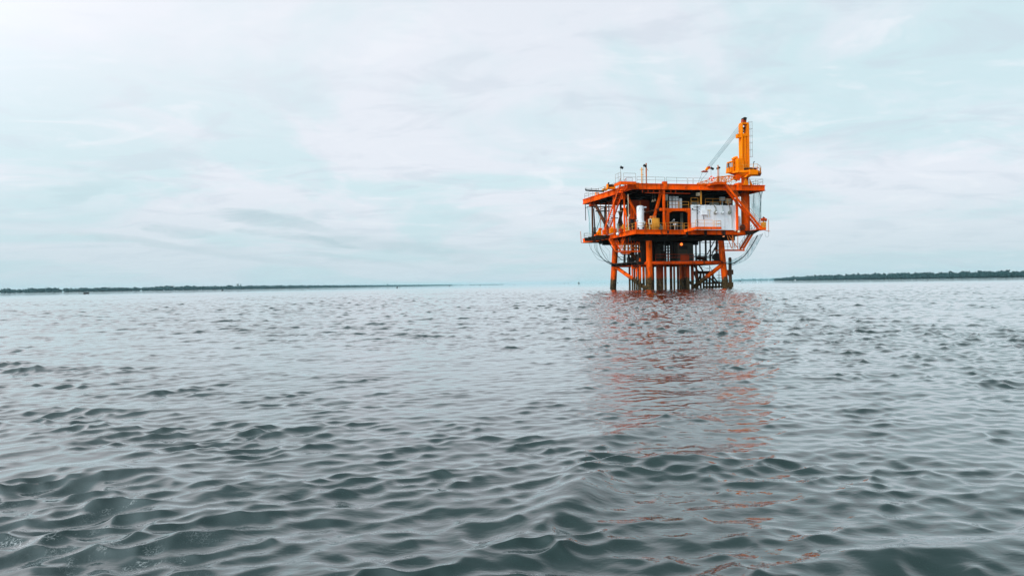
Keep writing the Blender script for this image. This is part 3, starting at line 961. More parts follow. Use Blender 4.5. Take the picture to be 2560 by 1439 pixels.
stair(plat, (A(1574, 632, 8).x, 7.7, zl - 0.1), (A(1601, 662, 8).x, 8.2, ZC + 0.1), (0, 0.9, 0), GRATE, DARK, 10, rails=(0,))
# right hand lower flight and walkway
r2t = A(1886, 587, 0.4); r2b = A(1857, 624, 0.4)
stair(plat, (r2t.x, 0.3, ZM - 0.05), (r2b.x, 0.3, r2b.z + 0.1), (0, 0.95, 0), RUSTORANGE, GRATE, 14, rails=(0, 1))
zr = r2b.z
wx0 = A(1796, 624, 0.5).x
mb = MB().box((wx0, 0.2, zr - 0.12), (r2b.x + 0.2, 1.4, zr))
mb.box((wx0, 0.12, zr - 0.25), (r2b.x + 0.2, 0.2, zr + 0.03))
walk2 = plat.part('hanging_walkway', mb, RUSTORANGE)
plat.part('walkway_railing', rail_mb([(wx0, 1.35, zr), (r2b.x, 1.35, zr)], 1.15, 0.034, 1.1), GRATE, walk2)
mb = MB()
for (ax, ay), (bx, by) in (((1818, 590), (1829, 621)), ((1823, 590), (1846, 622)), ((1832, 588), (1838, 621)), ((1844.5, 588), (1844.5, 623)), ((1831, 588), (1831, 622))):
    plat.part('walkway_hanger', MB().tube(A(ax, ay, 0.6), A(bx, by, 0.6), 0.065, n=6), POLEBROWN, walk2)

# --- legs and tubular bracing
def leg(px0, px1, v, r=0.55, z1=ZM - 0.8, dv=0.35):
    a = A(px0, 720, v); b = A(px1, 600, v + dv)
    return plat.part('leg', MB().tube((a.x, v, -2.5), (b.x, v + dv, z1), r * 1.04, r * 0.96, n=24), LEGPAINT)
VB, VA = 4.0, 19.0
leg(1625, 1622, VB, 0.54); leg(1817, 1801.5, VB, 0.53, dv=0.5)
leg(1530.5, 1539, VA, 0.60, dv=-0.5); leg(1712, 1705, VA, 0.55, dv=-0.5)
def pt(px, py, v): return A(px, py, v)
def hbrace(a, b, r, mat=BRACEP):
    return plat.part('horizontal_brace', MB().tube(a, b, r, n=18), mat)
hz = A(1700, 657, VB).z
hbrace((pt(1622, 657, VB).x, VB, hz), (pt(1806, 657, VB).x, VB, hz), 0.32)
hbrace((pt(1535, 659, VA).x, VA - .3, hz), (pt(1622, 657, VB).x, VB, hz), 0.33)
hbrace((pt(1535, 659, VA).x, VA - .3, hz), (pt(1706, 657, VA).x, VA - .3, hz), 0.32, GRATE)
hbrace((pt(1806, 657, VB).x, VB, hz), (pt(1706, 657, VA).x, VA - .3, hz), 0.32, GRATE)
for a, b, r in ((pt(1538, 666, VA - .2), pt(1618, 723, 5.0), 0.36), (pt(1806, 661, VB), pt(1732, 719, VB + 4), 0.38), (pt(1800, 664, VB + .5), pt(1738, 718, 17), 0.28)):
    plat.part('diagonal_brace', MB().tube(a, b, r, n=16), LEGPAINT)
plat.part('diagonal_brace', MB().tube(pt(1808, 668, VB), pt(1826, 690, VB - 0.2), 0.26, n=14), LEGPAINT)
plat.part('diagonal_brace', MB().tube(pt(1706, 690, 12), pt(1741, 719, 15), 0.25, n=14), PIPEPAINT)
# --- cellar deck
cx0 = A(1560, 650, 6.0).x; cx1 = A(1800, 650, 6.0).x
mb = MB().box((cx0 + 2.2, 5.0, ZC - 0.18), (cx1 - 1.2, 17.8, ZC))
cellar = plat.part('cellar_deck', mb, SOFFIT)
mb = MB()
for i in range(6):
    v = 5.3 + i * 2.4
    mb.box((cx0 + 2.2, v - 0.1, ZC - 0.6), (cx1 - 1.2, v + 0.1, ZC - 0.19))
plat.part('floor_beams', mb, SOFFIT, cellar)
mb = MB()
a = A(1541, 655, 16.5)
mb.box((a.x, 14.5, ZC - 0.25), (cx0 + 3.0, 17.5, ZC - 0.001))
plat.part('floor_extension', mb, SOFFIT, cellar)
plat.part('railing', rail_mb([(A(1640, 650, 5).x, 5.1, ZC), (A(1735, 650, 5).x, 5.1, ZC)], 1.2, 0.04, 2.2), REDBROWN, cellar)
plat.part('railing', rail_mb([(A(1736, 650, 6).x, 6.2, ZC), (A(1775, 650, 6).x, 6.2, ZC)], 1.25, 0.045, 1.0), DARK, cellar)
plat.part('railing', rail_mb([(A(1545, 650, 16).x, 15.6, ZC), (A(1600, 650, 16).x, 15.6, ZC)], 1.25, 0.045, 0.95), DARK, cellar)
plat.part('railing', rail_mb([(A(1660, 650, 17).x, 17.6, ZC), (A(1800, 650, 17).x, 17.6, ZC)], 1.25, 0.045, 1.4), DARK, cellar)
plat.part('railing', rail_mb([(A(1775, 650, 6).x, 6.2, ZC), (A(1790, 630, 6).x, 6.2, ZC + 1.6), (A(1802, 612, 6).x, 6.2, ZM - 1.6)], 1.0, 0.045, 1.2), DARK, cellar)
# posts and racking between cellar and main deck
for px, v, w in ((1663.5, 6, 0.30), (1678, 7, 0.42), (1764.5, 6.5, 0.26), (1613, 8, 0.5), (1690, 9, 0.22), (1604, 6, 0.3), (1584, 12, 0.3), (1656, 12, 0.45), (1718, 9, 0.3), (1792, 9, 0.28), (1634, 9, .5)):
    p = A(px, 630, v)
    plat.part('cellar_post', MB().box((p.x - w / 2, v - w / 2, ZC), (p.x + w / 2, v + w / 2, ZM - 0.8)), SOFFIT)
for a, b in (((1663, 602, 8), (1679, 617, 8)), ((1679, 602, 8), (1663, 617, 8)), ((1663, 627, 8), (1679, 627, 8)), ((1663, 620, 8), (1679, 620, 8)), ((1696, 600, 9), (1684, 640, 9)),
             ((1686, 600, 9), (1696, 625, 9)), ((1684, 648, 9), (1697, 630, 9)), ((1787, 600, 7), (1768, 636, 7)), ((1795, 606, 7), (1775, 645, 7)), ((1571, 590, 9), (1590, 625, 9)), ((1592, 588, 9), (1608, 640, 9)), ((1608, 600, 9), (1612, 650, 9))):
    plat.part('rack_strut', MB().tube(A(*a), A(*b), 0.09, n=6), DARK)
for px, v, w, z0_ in ((1562, 15, 0.22, ZC), (1571, 13, 0.20, ZC), (1590, 10, 0.26, ZC), (1597, 8, 0.22, ZC), (1608, 6, 0.24, ZC), (1640, 6.5, 0.3, ZC), (1671, 12, 0.2, ZC), (1686, 6.5, 0.24, ZC), (1740, 8, 0.22, ZC), (1750, 12, 0.2, ZC), (1776, 10, 0.2, ZC), (1798, 5.5, 0.2, ZC)):
    p = A(px, 630, v)
    plat.part('cellar_post', MB().box((p.x - w / 2, v - w / 2, z0_), (p.x + w / 2, v + w / 2, ZM - 0.8)), SOFFIT)
for px0, px1, py, v in ((1560, 1618, 611, 9), (1556, 1612, 637, 12), (1640, 1690, 612, 9), (1640, 1700, 634, 8), (1738, 1800, 606, 9), (1738, 1798, 645, 8), (1560, 1615, 646, 9), (1735, 1790, 640, 11)):
    plat.part('cellar_rail', MB().tube(A(px0, py, v), A(px1, py, v), 0.07, n=6), DARK)
for i in range(9):
    px = 1562 + i * 5.2
    a = A(px, 604, 9.5); b = A(px + (7 if i % 2 else -4), 624, 9.5)
    plat.part('rack_strut', MB().tube(a, b, 0.05, n=6), DARK)
for px, v in ((1586, 13), (1621, 12), (1633, 11), (1741, 10), (1574, 16)):
    p = A(px, 690, v)
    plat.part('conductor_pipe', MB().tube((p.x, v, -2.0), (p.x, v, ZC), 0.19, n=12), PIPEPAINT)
# pipe clutter in the cellar
rnd = random.Random(3)
for i in range(26):
    pc = MB()
    v = rnd.uniform(6.5, 16); u0 = rnd.uniform(cx0 + 2.5, cx1 - 3); z0 = rnd.uniform(ZC + 0.3, ZM - 1.2)
    L = rnd.uniform(1.0, 4.0)
    if rnd.random() < 0.55: pc.tube((u0, v, z0), (min(u0 + L, cx1 - 1.5), v, z0), rnd.uniform(0.05, 0.13), n=8)
    else: pc.tube((u0, v, ZC), (u0, v, ZM - 0.8), rnd.uniform(0.05, 0.11), n=8)
    plat.part('process_pipe', pc, DARK, cellar)
for i in range(16):
    v = rnd.uniform(5.5, 14); u0 = rnd.uniform(cx0 + 3, cx0 + 9)
    hb_ = rnd.uniform(0.5, 2.0); wb_ = rnd.uniform(0.35, 0.9)
    pc = MB().cbox((u0, v, ZC), wb_, rnd.uniform(0.3, 0.9), hb_).tube((u0, v, ZC + hb_ - 0.05), (u0, v, ZC + hb_ + rnd.uniform(0.2, 0.7)), 0.12, n=8)
    pc.tube((u0 - wb_ * 0.4, v, ZC + hb_ * 0.6), (u0 + wb_ * 0.9, v, ZC + hb_ * 0.6), 0.10, n=8)
    plat.part('pump', pc, SOFFIT, cellar)
# overhead pipes under the main deck
for i in range(7):
    v = 5.0 + i * 1.5
    pc = MB().tube((3.0 + i * 0.6, v, ZM - 1.35 - 0.1 * (i % 3)), (17.0 - i * 0.4, v, ZM - 1.35 - 0.1 * (i % 3)), 0.13 + 0.03 * (i % 2), n=8)
    plat.part('overhead_pipe', pc, SOFFIT, main)
# --- well conductors
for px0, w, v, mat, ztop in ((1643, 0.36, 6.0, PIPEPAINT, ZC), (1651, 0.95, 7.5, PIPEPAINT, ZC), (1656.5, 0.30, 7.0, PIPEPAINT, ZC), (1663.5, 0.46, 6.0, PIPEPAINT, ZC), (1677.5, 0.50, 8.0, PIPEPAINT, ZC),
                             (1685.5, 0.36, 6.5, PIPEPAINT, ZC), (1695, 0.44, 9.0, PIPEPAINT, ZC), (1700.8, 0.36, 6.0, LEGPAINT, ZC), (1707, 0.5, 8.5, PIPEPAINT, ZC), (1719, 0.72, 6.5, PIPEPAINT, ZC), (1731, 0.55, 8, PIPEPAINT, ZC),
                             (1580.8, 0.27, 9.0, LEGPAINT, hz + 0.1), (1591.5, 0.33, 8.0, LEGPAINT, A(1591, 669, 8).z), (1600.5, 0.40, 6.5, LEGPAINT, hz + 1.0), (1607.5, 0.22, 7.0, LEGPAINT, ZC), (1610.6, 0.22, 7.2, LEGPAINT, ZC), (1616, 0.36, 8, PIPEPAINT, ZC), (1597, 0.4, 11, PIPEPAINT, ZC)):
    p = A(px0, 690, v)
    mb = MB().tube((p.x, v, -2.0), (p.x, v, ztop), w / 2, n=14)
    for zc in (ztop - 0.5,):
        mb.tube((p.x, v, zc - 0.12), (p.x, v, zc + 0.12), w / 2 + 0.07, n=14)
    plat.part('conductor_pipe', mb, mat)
a = A(1579, 670, 8.0); b = A(1601, 670, 8.0)
plat.part('header_pipe', MB().tube(a, b, 0.16, n=12), LEGPAINT)
# --- boat landing: slatted barrier behind the right leg
bl0 = A(1735, 680, 13.0); bl1 = A(1806, 680, 13.0)
ztop = A(1770, 677, 13.0).z
mb = MB()
mb.box((bl0.x, 12.85, ztop - 0.55), (A(1784, 680, 13).x, 13.15, ztop))
for py in (707.5, 716.5):
    z = A(1775, py, 13.0).z; mb.box((A(1757, 707, 13).x, 12.9, z - 0.16), (bl1.x, 13.1, z + 0.16))
for i, px in enumerate((1743, 1751, 1758.5, 1766, 1773.5, 1781.5, 1789, 1797, 1804.5)):
    p = A(px, 700, 12.8)
    t1 = ztop if px < 1785 else A(px, 703, 12.8).z
    mb.box((p.x - 0.16, 12.6, -1.2), (p.x + 0.16, 12.84, t1 - 0.02))
plat.part('boat_landing', mb, TIMBER)
mb = MB()
for a, b in (((1735, 664, 12.4), (1747, 680, 12.4)), ((1746, 660, 12.4), (1757, 677, 12.4)), ((1776, 681, 12.4), (1799, 712, 12.4)), ((1736, 684, 12.4), (1745, 708, 12.4)), ((1752, 684, 12.4), (1741, 712, 12.4)), ((1768, 690, 12), (1788, 705, 12))):
    mb.tube(A(*a), A(*b), 0.15, n=8)
plat.part('landing_strut', mb, TIMBER)
mb = MB()
for px, y0 in ((1774, 663), (1755, 660)):
    p = A(px, 678, 12.5); mb.tube((p.x, 12.5, p.z), (p.x, 12.5, A(px, y0, 12.5).z), 0.05, n=6)
mb.tube(A(1757, 667, 12.5), A(1774, 671, 12.5), 0.03, n=6); mb.tube(A(1757, 674, 12.5), A(1774, 671, 12.5), 0.03, n=6)
mb.tube(A(1774, 664, 12.5), A(1780, 678, 12.5), 0.04, n=6)
for py in (688, 695):
    mb.tube(A(1792, py, 12.5), A(1806, py, 12.5), 0.05, n=6)
mb.tube(A(1797.5, 676, 12.5), A(1797.5, 712, 12.5), 0.06, n=6)
plat.part('landing_handrail', mb, DARK)

# ------------------------------------------------------------------ crane
cb = Vector((cc.x, 2.4, ZU))
crane = Thing('pedestal_crane', 'yellow orange pedestal crane with a tall mast on the right end of the upper deck', 'crane', cb)
zt_ = Zp  # level plane helper
ZT = A(1872, 428.5, 1.2).z                              # slewing platform floor
mb = MB().lathe((cb.x, cb.y, ZU), [(0.86, 0.0), (0.86, 0.12), (0.64, 0.13), (0.62, 1.7), (0.95, 2.05), (1.0, ZT - ZU - 0.45), (0.9, ZT - ZU - 0.06)], 28)
ped = crane.part('pedestal', mb, ORANGE)
for s in (-1, 1):
    mb = MB().plate([(cb.x + s * 0.6, cb.y - 0.62, ZU + 0.02), (cb.x + s * 1.35, cb.y - 0.62, ZU + 0.02), (cb.x + s * 0.55, cb.y - 0.62, ZU + 1.6)], (0, 1, 0), 0.1)
    if s < 0: mb = MB().plate([(cb.x - 0.95, cb.y - 0.9, ZU + 0.02), (cb.x + 0.30, cb.y - 0.9, ZU + 0.02), (cb.x - 0.35, cb.y - 0.9, ZU + 2.0)], (0, 1, 0), 0.12)
    crane.part('gusset', mb, CRANE, ped)
tl_ = A(1822.5, 436, 3.2); 
def zu(px, v): return A(px, 430, v).x
tray_pts = [(zu(1823, 3.0), 3.0), (zu(1845, 1.5), 1.5), (zu(1873, 0.75), 0.75), (zu(1893.5, 0.55), 0.55), (zu(1903, 2.2), 2.2), (zu(1900, 4.6), 4.6), (zu(1870, 5.0), 5.0), (zu(1835, 4.6), 4.6)]
mb = MB().prism(tray_pts, ZT - 0.12, ZT)
for a, b in zip(tray_pts, tray_pts[1:] + tray_pts[:1]):
    mb.beam((a[0], a[1], ZT - 0.0), (b[0], b[1], ZT - 0.0), 0.08, 0.34)
mb.lathe((cb.x, cb.y, ZT - 0.8), [(0.95, 0.0), (1.6, 0.45), (1.75, 0.67)], 24)
tray = crane.part('slewing_platform', mb, CRANE)
mb = MB()
x0, x1 = zu(1873, 0.7), zu(1893.5, 0.7)
mb.box((x0, 0.5, ZT - 0.62), (x1, 2.3, ZT + 0.22))
mb.plate([(x0 - 0.2, 0.62, ZT - 0.63), (x1 - 0.05, 0.62, ZT - 0.63), (x0 + 0.1, 0.9, ZT - 1.0), (x0 - 0.5, 0.9, ZT - 1.05)], (0, 1, 0), 1.4)
crane.part('counterweight_box', mb, CRANE, tray)
crane.part('platform_railing', rail_mb([(zu(1846, 1.55), 1.55, ZT), (zu(1873, .8), 0.8, ZT), (zu(1893.5, .6), 0.6, ZT + .1), (zu(1902.5, 2.2), 2.2, ZT), (zu(1900, 4.5), 4.5, ZT)], 1.15, 0.034, 1.0), YRAIL, tray)
crane.part('platform_railing', rail_mb([(zu(1823.5, 3.0), 3.0, ZT), (zu(1829, 4.2), 4.2, ZT)], 1.0, 0.03, 0.8), YRAIL, tray)
# machinery house with sloping hood
hx0, hx1 = A(1846, 410, 1.4).x, A(1859.5, 410, 1.4).x
zh = A(1852, 395.5, 1.4).z
mb = MB().box((hx0, 1.4, ZT + 0.02), (hx1, 3.3, zh))
for k in (0.35, 0.65):
    mb.box((hx0 + 0.03, 1.375, ZT + (zh - ZT) * k), (hx1 - 0.03, 1.399, ZT + (zh - ZT) * k + 0.04))
mb.box((hx0 - 0.02, 1.6, ZT + 1.0), (hx0 - 0.001, 3.1, ZT + 1.04))
mb.path([(hx0 - 0.45, 2.6, zh - 0.05), (hx0 - 0.1, 2.5, zh + 0.22), (hx0 + 0.45, 2.4, zh + 0.36)], 0.24, 10)
crane.part('machinery_house', mb, CRANE)
# operator cab
cx_0, cx_1 = A(1825.5, 410, 2.4).x, A(1834.5, 410, 2.4).x
zc0, zc1 = ZT + 0.02, A(1830, 402, 2.4).z
mb = MB()
v0, v1 = 2.35, 3.9
lean = 0.28
def cabp(x, v, z):
    return (x + (lean * (z - zc0) / (zc1 - zc0) if x < cx_0 + 0.01 else 0), v, z)
zs, zw = zc0 + (zc1 - zc0) * 0.46, zc0 + (zc1 - zc0) * 0.90
# lower body, window posts, roof
mb.plate([cabp(cx_0, v0, zc0), (cx_1, v0, zc0), (cx_1, v0, zs), cabp(cx_0, v0, zs)], (0, 1, 0), v1 - v0)
mb.plate([cabp(cx_0, v0 - 0.03, zw), (cx_1 + 0.05, v0 - 0.03, zw), (cx_1 + 0.05, v0 - 0.03, zc1), cabp(cx_0, v0 - 0.03, zc1)], (0, 1, 0), v1 - v0 + 0.06)
for v in (v0 + 0.04, v1 - 0.04):
    mb.beam(cabp(cx_0, v, zs), cabp(cx_0, v, zw), 0.07, 0.07)
    mb.beam((cx_1 - 0.12, v, zs), (cx_1 - 0.12, v, zw), 0.24, 0.08)
cab = crane.part('operator_cab', mb, CRANE)
crane.part('cab_window', MB().plate([cabp(cx_0, v0 + 0.03, zs), (cx_1 - 0.24, v0 + 0.03, zs), (cx_1 - 0.24, v0 + 0.03, zw), cabp(cx_0, v0 + 0.03, zw)], (0, 1, 0), 0.012), GLASS, cab)
crane.part('cab_window', MB().plate([cabp(cx_0, v0 + 0.1, zs), cabp(cx_0, v1 - 0.1, zs), cabp(cx_0, v1 - 0.1, zw), cabp(cx_0, v0 + 0.1, zw)], (1, 0, 0), 0.012), GLASS, cab)
crane.part('cab_window', MB().plate([cabp(cx_0, v1 - 0.04, zs), (cx_1 - 0.24, v1 - 0.04, zs), (cx_1 - 0.24, v1 - 0.04, zw), cabp(cx_0, v1 - 0.04, zw)], (0, 1, 0), 0.012), GLASS, cab)
mb = MB().path([A(1823.5, 434, 2.6), A(1822.8, 424, 2.6), A(1823.2, 418, 2.6)], 0.035)
mb.cbox(A(1823.4, 420, 2.6), 0.14, 0.14, 0.28)
crane.part('cab_grab_rail', mb, POLEBROWN, cab)
# tall mast: two cheek plates with a cross tie and an open head
mv0, mv1 = 1.75, 2.75
mx0, mx1 = A(1855, 380, mv0).x, A(1874, 380, mv0).x
zm0, zmt = ZT + 0.02, A(1864, 305.5, mv0).z
zo0, zo1 = A(1864, 333.5, mv0).z, A(1864, 310, mv0).z
wl = 0.40
mb = MB()
def cheek(xa, xb, flip):
    o = xa if flip else xb
    pts = [(xa, mv0, zm0), (xb, mv0, zm0), (xb, mv0, zmt - 0.02), (xb - 0.02, mv0, zmt)]
    if flip: pts = [(xa, mv0, zm0), (xb, mv0, zm0), (xb, mv0, zmt), (xa + 0.20, mv0, zmt), (xa + 0.06, mv0, zmt - 0.16), (xa, mv0, zmt - 0.45)]
    else: pts = [(xa, mv0, zm0), (xb, mv0, zm0), (xb, mv0, zmt - 0.45), (xb - 0.06, mv0, zmt - 0.16), (xb - 0.20, mv0, zmt), (xa, mv0, zmt)]
    mb.plate(pts, (0, 1, 0), mv1 - mv0)
cheek(mx0, mx0 + wl - 0.12, True); cheek(mx1 - wl, mx1, False)
mb.box((mx0 + wl - 0.119, mv0 + 0.01, zo0 - 0.45), (mx1 - wl - 0.001, mv1 - 0.01, zo0))
mb.box((mx0 + wl - 0.119, mv0 + 0.02, zo1), (mx1 - wl - 0.001, mv1 - 0.02, zmt - 0.05))
mb.box((mx0 + wl - 0.119, mv0 + 0.25, zm0), (mx1 - wl - 0.001, mv1 - 0.10, zo0 - 0.451))
mb.box((mx0 + wl + 0.10, mv0 + 0.06, zm0), (mx1 - wl - 0.22, mv0 + 0.249, zo0 - 0.52))
mb.box((mx0 - 0.003, mv0 - 0.02, zo0 - 0.50), (mx1 + 0.003, mv0 - 0.001, zo0 - 0.46))
mb.box((mx0 - 0.02, mv0 - 0.01, zo0 - 0.50), (mx0 - 0.001, mv1 + 0.01, zo0 - 0.46))
mast = crane.part('mast', mb, CRANE)
mb = MB()
hx = (mx0 + mx1) / 2 - 0.05
mb.plate([(hx - 0.38, mv0 + 0.1, zmt - 0.06), (hx + 0.30, mv0 + 0.1, zmt - 0.06), (hx + 0.36, mv0 + 0.1, zmt + 0.75), (hx - 0.22, mv0 + 0.1, zmt + 0.75)], (0, 1, 0), 0.7)
head = crane.part('mast_head', mb, REDBROWN, mast)
mb = MB().tube((hx + 0.05, mv0 + 0.04, zmt + 0.62), (hx + 0.05, mv0 + 0.86, zmt + 0.62), 0.30, n=18)
mb.beam((hx - 0.1, mv0 + 0.3, zmt + 0.86), (hx + 0.55, mv0 + 0.3, zmt + 0.80), 0.12, 0.16)
crane.part('head_sheave', mb, DARK, mast)
mb = MB().tube((hx, mv0 + 0.3, zo0 + 0.95), (hx, mv0 + 0.55, zo0 + 0.95), 0.24, n=16).tube((hx - 0.05, mv0 + 0.3, zo0 + 0.45), (hx - 0.05, mv0 + 0.5, zo0 + 0.45), 0.17, n=14)
mb.beam((mx0 + .3, mv0 + 0.4, zo0 + 1.12), (mx1 - .4, mv0 + 0.4, zo0 + 1.12), 0.06, 0.07); mb.beam((hx, mv0 + 0.4, zo0), (hx, mv0 + 0.4, zo0 + 0.9), 0.05, 0.05)
crane.part('mast_sheave', mb, DARK, mast)
b = A(1843, 335, mv0 + 0.2); c = A(1849, 345, mv0 + .2)
mb = MB().plate([(b.x, mv0 + 0.1, b.z), (mx0, mv0 + 0.1, b.z + 0.12), (mx0, mv0 + 0.1, c.z + 0.05), (b.x - 0.03, mv0 + 0.1, c.z)], (0, 1, 0), 0.6)
crane.part('mast_bracket', mb, CRANE, mast)
# caged ladder beside the mast
lx0 = mx1 + 0.06
mb = MB()
for dx in (0.0, 0.0):
    pass
for v in (mv0 + 0.2, mv0 + 0.65):
    mb.tube((lx0, v, ZT), (lx0, v, zmt + 0.1), 0.025, n=6)
z = ZT + 0.3
while z < zmt:
    mb.tube((lx0, mv0 + 0.2, z), (lx0, mv0 + 0.65, z), 0.018, n=6); z += 0.42
lad = crane.part('ladder', mb, YRAIL)
mb = MB()
zk0, zk1 = A(1880, 391, mv0).z, A(1880, 303.5, mv0).z
for i in range(6):
    z = zk0 + (zk1 - zk0) * i / 5
    mb.torus((lx0 + 0.42, mv0 + 0.42, z), 0.36, 0.022, (0, 0, 1), 18, 6)
for a in (-60, 0, 60):
    p = (lx0 + 0.42 + 0.36 * math.cos(R(a)), mv0 + 0.42 + 0.36 * math.sin(R(a)))
    mb.tube((p[0], p[1], zk0), (p[0], p[1], zk1), 0.02, n=6)
crane.part('ladder_cage', mb, GALV, lad)
# winch and exhaust at the back of the slewing platform
mb = MB().tube((zu(1863, 1.5), 1.5, ZT + 0.45), (zu(1887, 1.5), 1.5, ZT + 0.45), 0.30, n=16)
mb.cbox((zu(1868, 1.6), 1.6, ZT), 0.5, 0.7, 0.75); mb.cbox((zu(1885, 1.8), 1.8, ZT), 0.6, 0.7, 0.65)
crane.part('winch', mb, GRATE)
mb = MB().tube(A(1883.5, 418, 2.0), A(1884, 405, 2.0), 0.06).tube(A(1884, 405.2, 2.0), A(1887, 404, 2.0), 0.06)
crane.part('exhaust_pipe', mb, BLACK)
crane.part('winch_cover', MB().cbox((zu(1884, 2.2), 2.2, ZT + 0.66), 1.3, 0.9, 0.14), ORANGE)
# lattice boom folded down along the deck
P0 = A(1838, 444, 2.3); P1 = A(1743, 459, 2.3)
mb = MB()
secs = []
K = 14
for i in range(K + 1):
    t = i / K
    c = P0.lerp(P1, t)
    hw = 0.55 * min(1.0, 0.35 + 3 * t, 0.16 + 2.2 * (1 - t)); hh = 0.50 * min(1.0, 0.3 + 4 * t, 0.10 + 2.2 * (1 - t))
    secs.append([c + Vector((0, s * hw, q * hh)) for s, q in ((-1, -1), (1, -1), (1, 1), (-1, 1))])
for i in range(K):
    for j in range(4):
        mb.tube(secs[i][j], secs[i + 1][j], 0.055, n=6)
        mb.tube(secs[i][j], secs[i + 1][(j + 1) % 4] if i % 2 else secs[i + 1][(j - 1) % 4], 0.034, n=5)
        mb.tube(secs[i + 1][j], secs[i + 1][(j + 1) % 4], 0.03, n=5)
boom = crane.part('lattice_boom', mb, CRANE)
mb = MB()
for s in (-1, 1):
    mb.plate([P0 + Vector((-0.3, s * 0.35, 0.2)), P0 + Vector((0.7, s * 0.35, 0.9)), P0 + Vector((1.2, s * 0.35, 0.5)), P0 + Vector((0.6, s * 0.35, -0.6)), P0 + Vector((-0.1, s * 0.35, -0.3))], (0, 1, 0), 0.08)
crane.part('boom_foot', mb, ORANGE, boom)
br = A(1797, 459, 1.6)
mb = MB().cbox((br.x, 1.6, ZU), 0.16, 0.9, 0.55).beam((br.x, 1.1, ZU + 0.6), (br.x, 2.9, ZU + 0.6), 0.25, 0.15)
mb.cbox((br.x, 2.7, ZU), 0.16, 0.4, 0.55)
crane.part('boom_rest', mb, CRANE, boom)
# bridle: block, spreader, falls and pendants
hb = A(1770.5, 421, 2.3)
ca = MB()
for i, (dx, px0, py0) in enumerate(((0, 1848.5, 313), (1, 1850, 317), (2, 1850, 322), (3, 1850, 326))):
    ca.tube((A(px0, py0, mv0 + 0.3 + 0.1 * i)), A(1767.5 + dx * 2.6, 417.5 + dx * 0.6, 2.1 + 0.12 * i), 0.028, n=5)
    ca.tube((A(px0, py0, mv0 + 0.3 + 0.1 * i)), (hx, mv0 + 0.3 + 0.1 * i, zmt + 0.62), 0.028, n=5)
crane.part('luffing_cable', ca, ROPE)
mb = MB().plate([A(1765, 424, 2.1), A(1769, 417, 2.1), A(1775.5, 417.5, 2.1), A(1774, 421, 2.1), A(1769, 426, 2.1)], (0, 1, 0), 0.4)
crane.part('bridle_block', mb, CRANE, boom)
mb = MB().plate([A(1756, 429, 2.0), A(1759, 426, 2.0), A(1771.5, 427.5, 2.0), A(1769.5, 429.8, 2.0)], (0, 1, 0), 0.6)
mb.tube(A(1772.5, 419, 2.0), A(1772.5, 419, 2.6), 0.26, n=14)
crane.part('spreader_bar', mb, REDBROWN, boom)
ca = MB().tube(A(1757, 428.5, 2.2), P1 + Vector((0.1, -0.1, 0.1)), 0.024, n=5).tube(A(1770, 429, 2.4), P1 + Vector((0.5, 0.2, 0.1)), 0.024, n=5)
crane.part('boom_pendant', ca, ROPE, boom)

# ------------------------------------------------------------------ things standing on, hanging from the platform
# white tank
tb = A(1601.3, 570, 1.9); tb.z = ZM
tr_ = 0.62
ztank = A(1601.3, 513.5, 1.9).z - ZM
tank = Thing('storage_tank', 'tall white cylindrical tank standing behind the front railing of the main deck', 'tank', tb)
prof = [(tr_ * 0.98, 0.0), (tr_, 0.05), (tr_, ztank - 0.30), (tr_ * 0.94, ztank - 0.16), (tr_ * 0.72, ztank - 0.06), (tr_ * 0.3, ztank), (0.02, ztank + 0.005)]
shell = tank.part('tank_shell', MB().lathe(tb, prof, 28), WHITE)
tank.part('manway', MB().tube(tb + Vector((0.28, -0.50, 1.25)), tb + Vector((0.33, -0.74, 1.25)), 0.25, n=18), PALEBLUE, shell)
tank.part('skirt_opening', MB().tube(tb + Vector((0.20, -0.54, 0.32)), tb + Vector((0.21, -0.66, 0.32)), 0.16, n=14), DARK, shell)
tank.part('skirt_opening', MB().tube(tb + Vector((-0.52, -0.32, 0.3)), tb + Vector((-0.60, -0.38, 0.3)), 0.15, n=14), DARK, shell)
tank.part('vent_pipe', MB().tube(tb + Vector((0, 0, ztank - 0.03)), tb + Vector((0, 0, ztank + 0.75)), 0.05), POLEBROWN, shell)
mb = MB().tube(tb + Vector((tr_ - 0.05, -0.1, ztank - 0.32)), tb + Vector((tr_ + 0.42, -0.1, ztank - 0.32)), 0.14, n=12)
mb.tube(tb + Vector((tr_ - 0.05, -0.1, ztank - 1.05)), tb + Vector((tr_ + 0.2, -0.1, ztank - 1.05)), 0.06)
mb.tube(tb + Vector((-tr_ + 0.05, -0.2, 1.7)), tb + Vector((-tr_ - 0.25, -0.25, 1.7)), 0.11, n=10)
tank.part('nozzle', mb, WHITE, shell)
mb = MB().ball(tb + Vector((0.18, -0.61, ztank - 0.75)), 0.07)
mb.path([tb + Vector((-0.50, -0.38, ztank - 1.1)), tb + Vector((-0.42, -0.47, ztank - 0.6)), tb + Vector((-0.30, -0.53, ztank - 0.3))], 0.025)
tank.part('instrument_line', mb, GREYGREEN, shell)

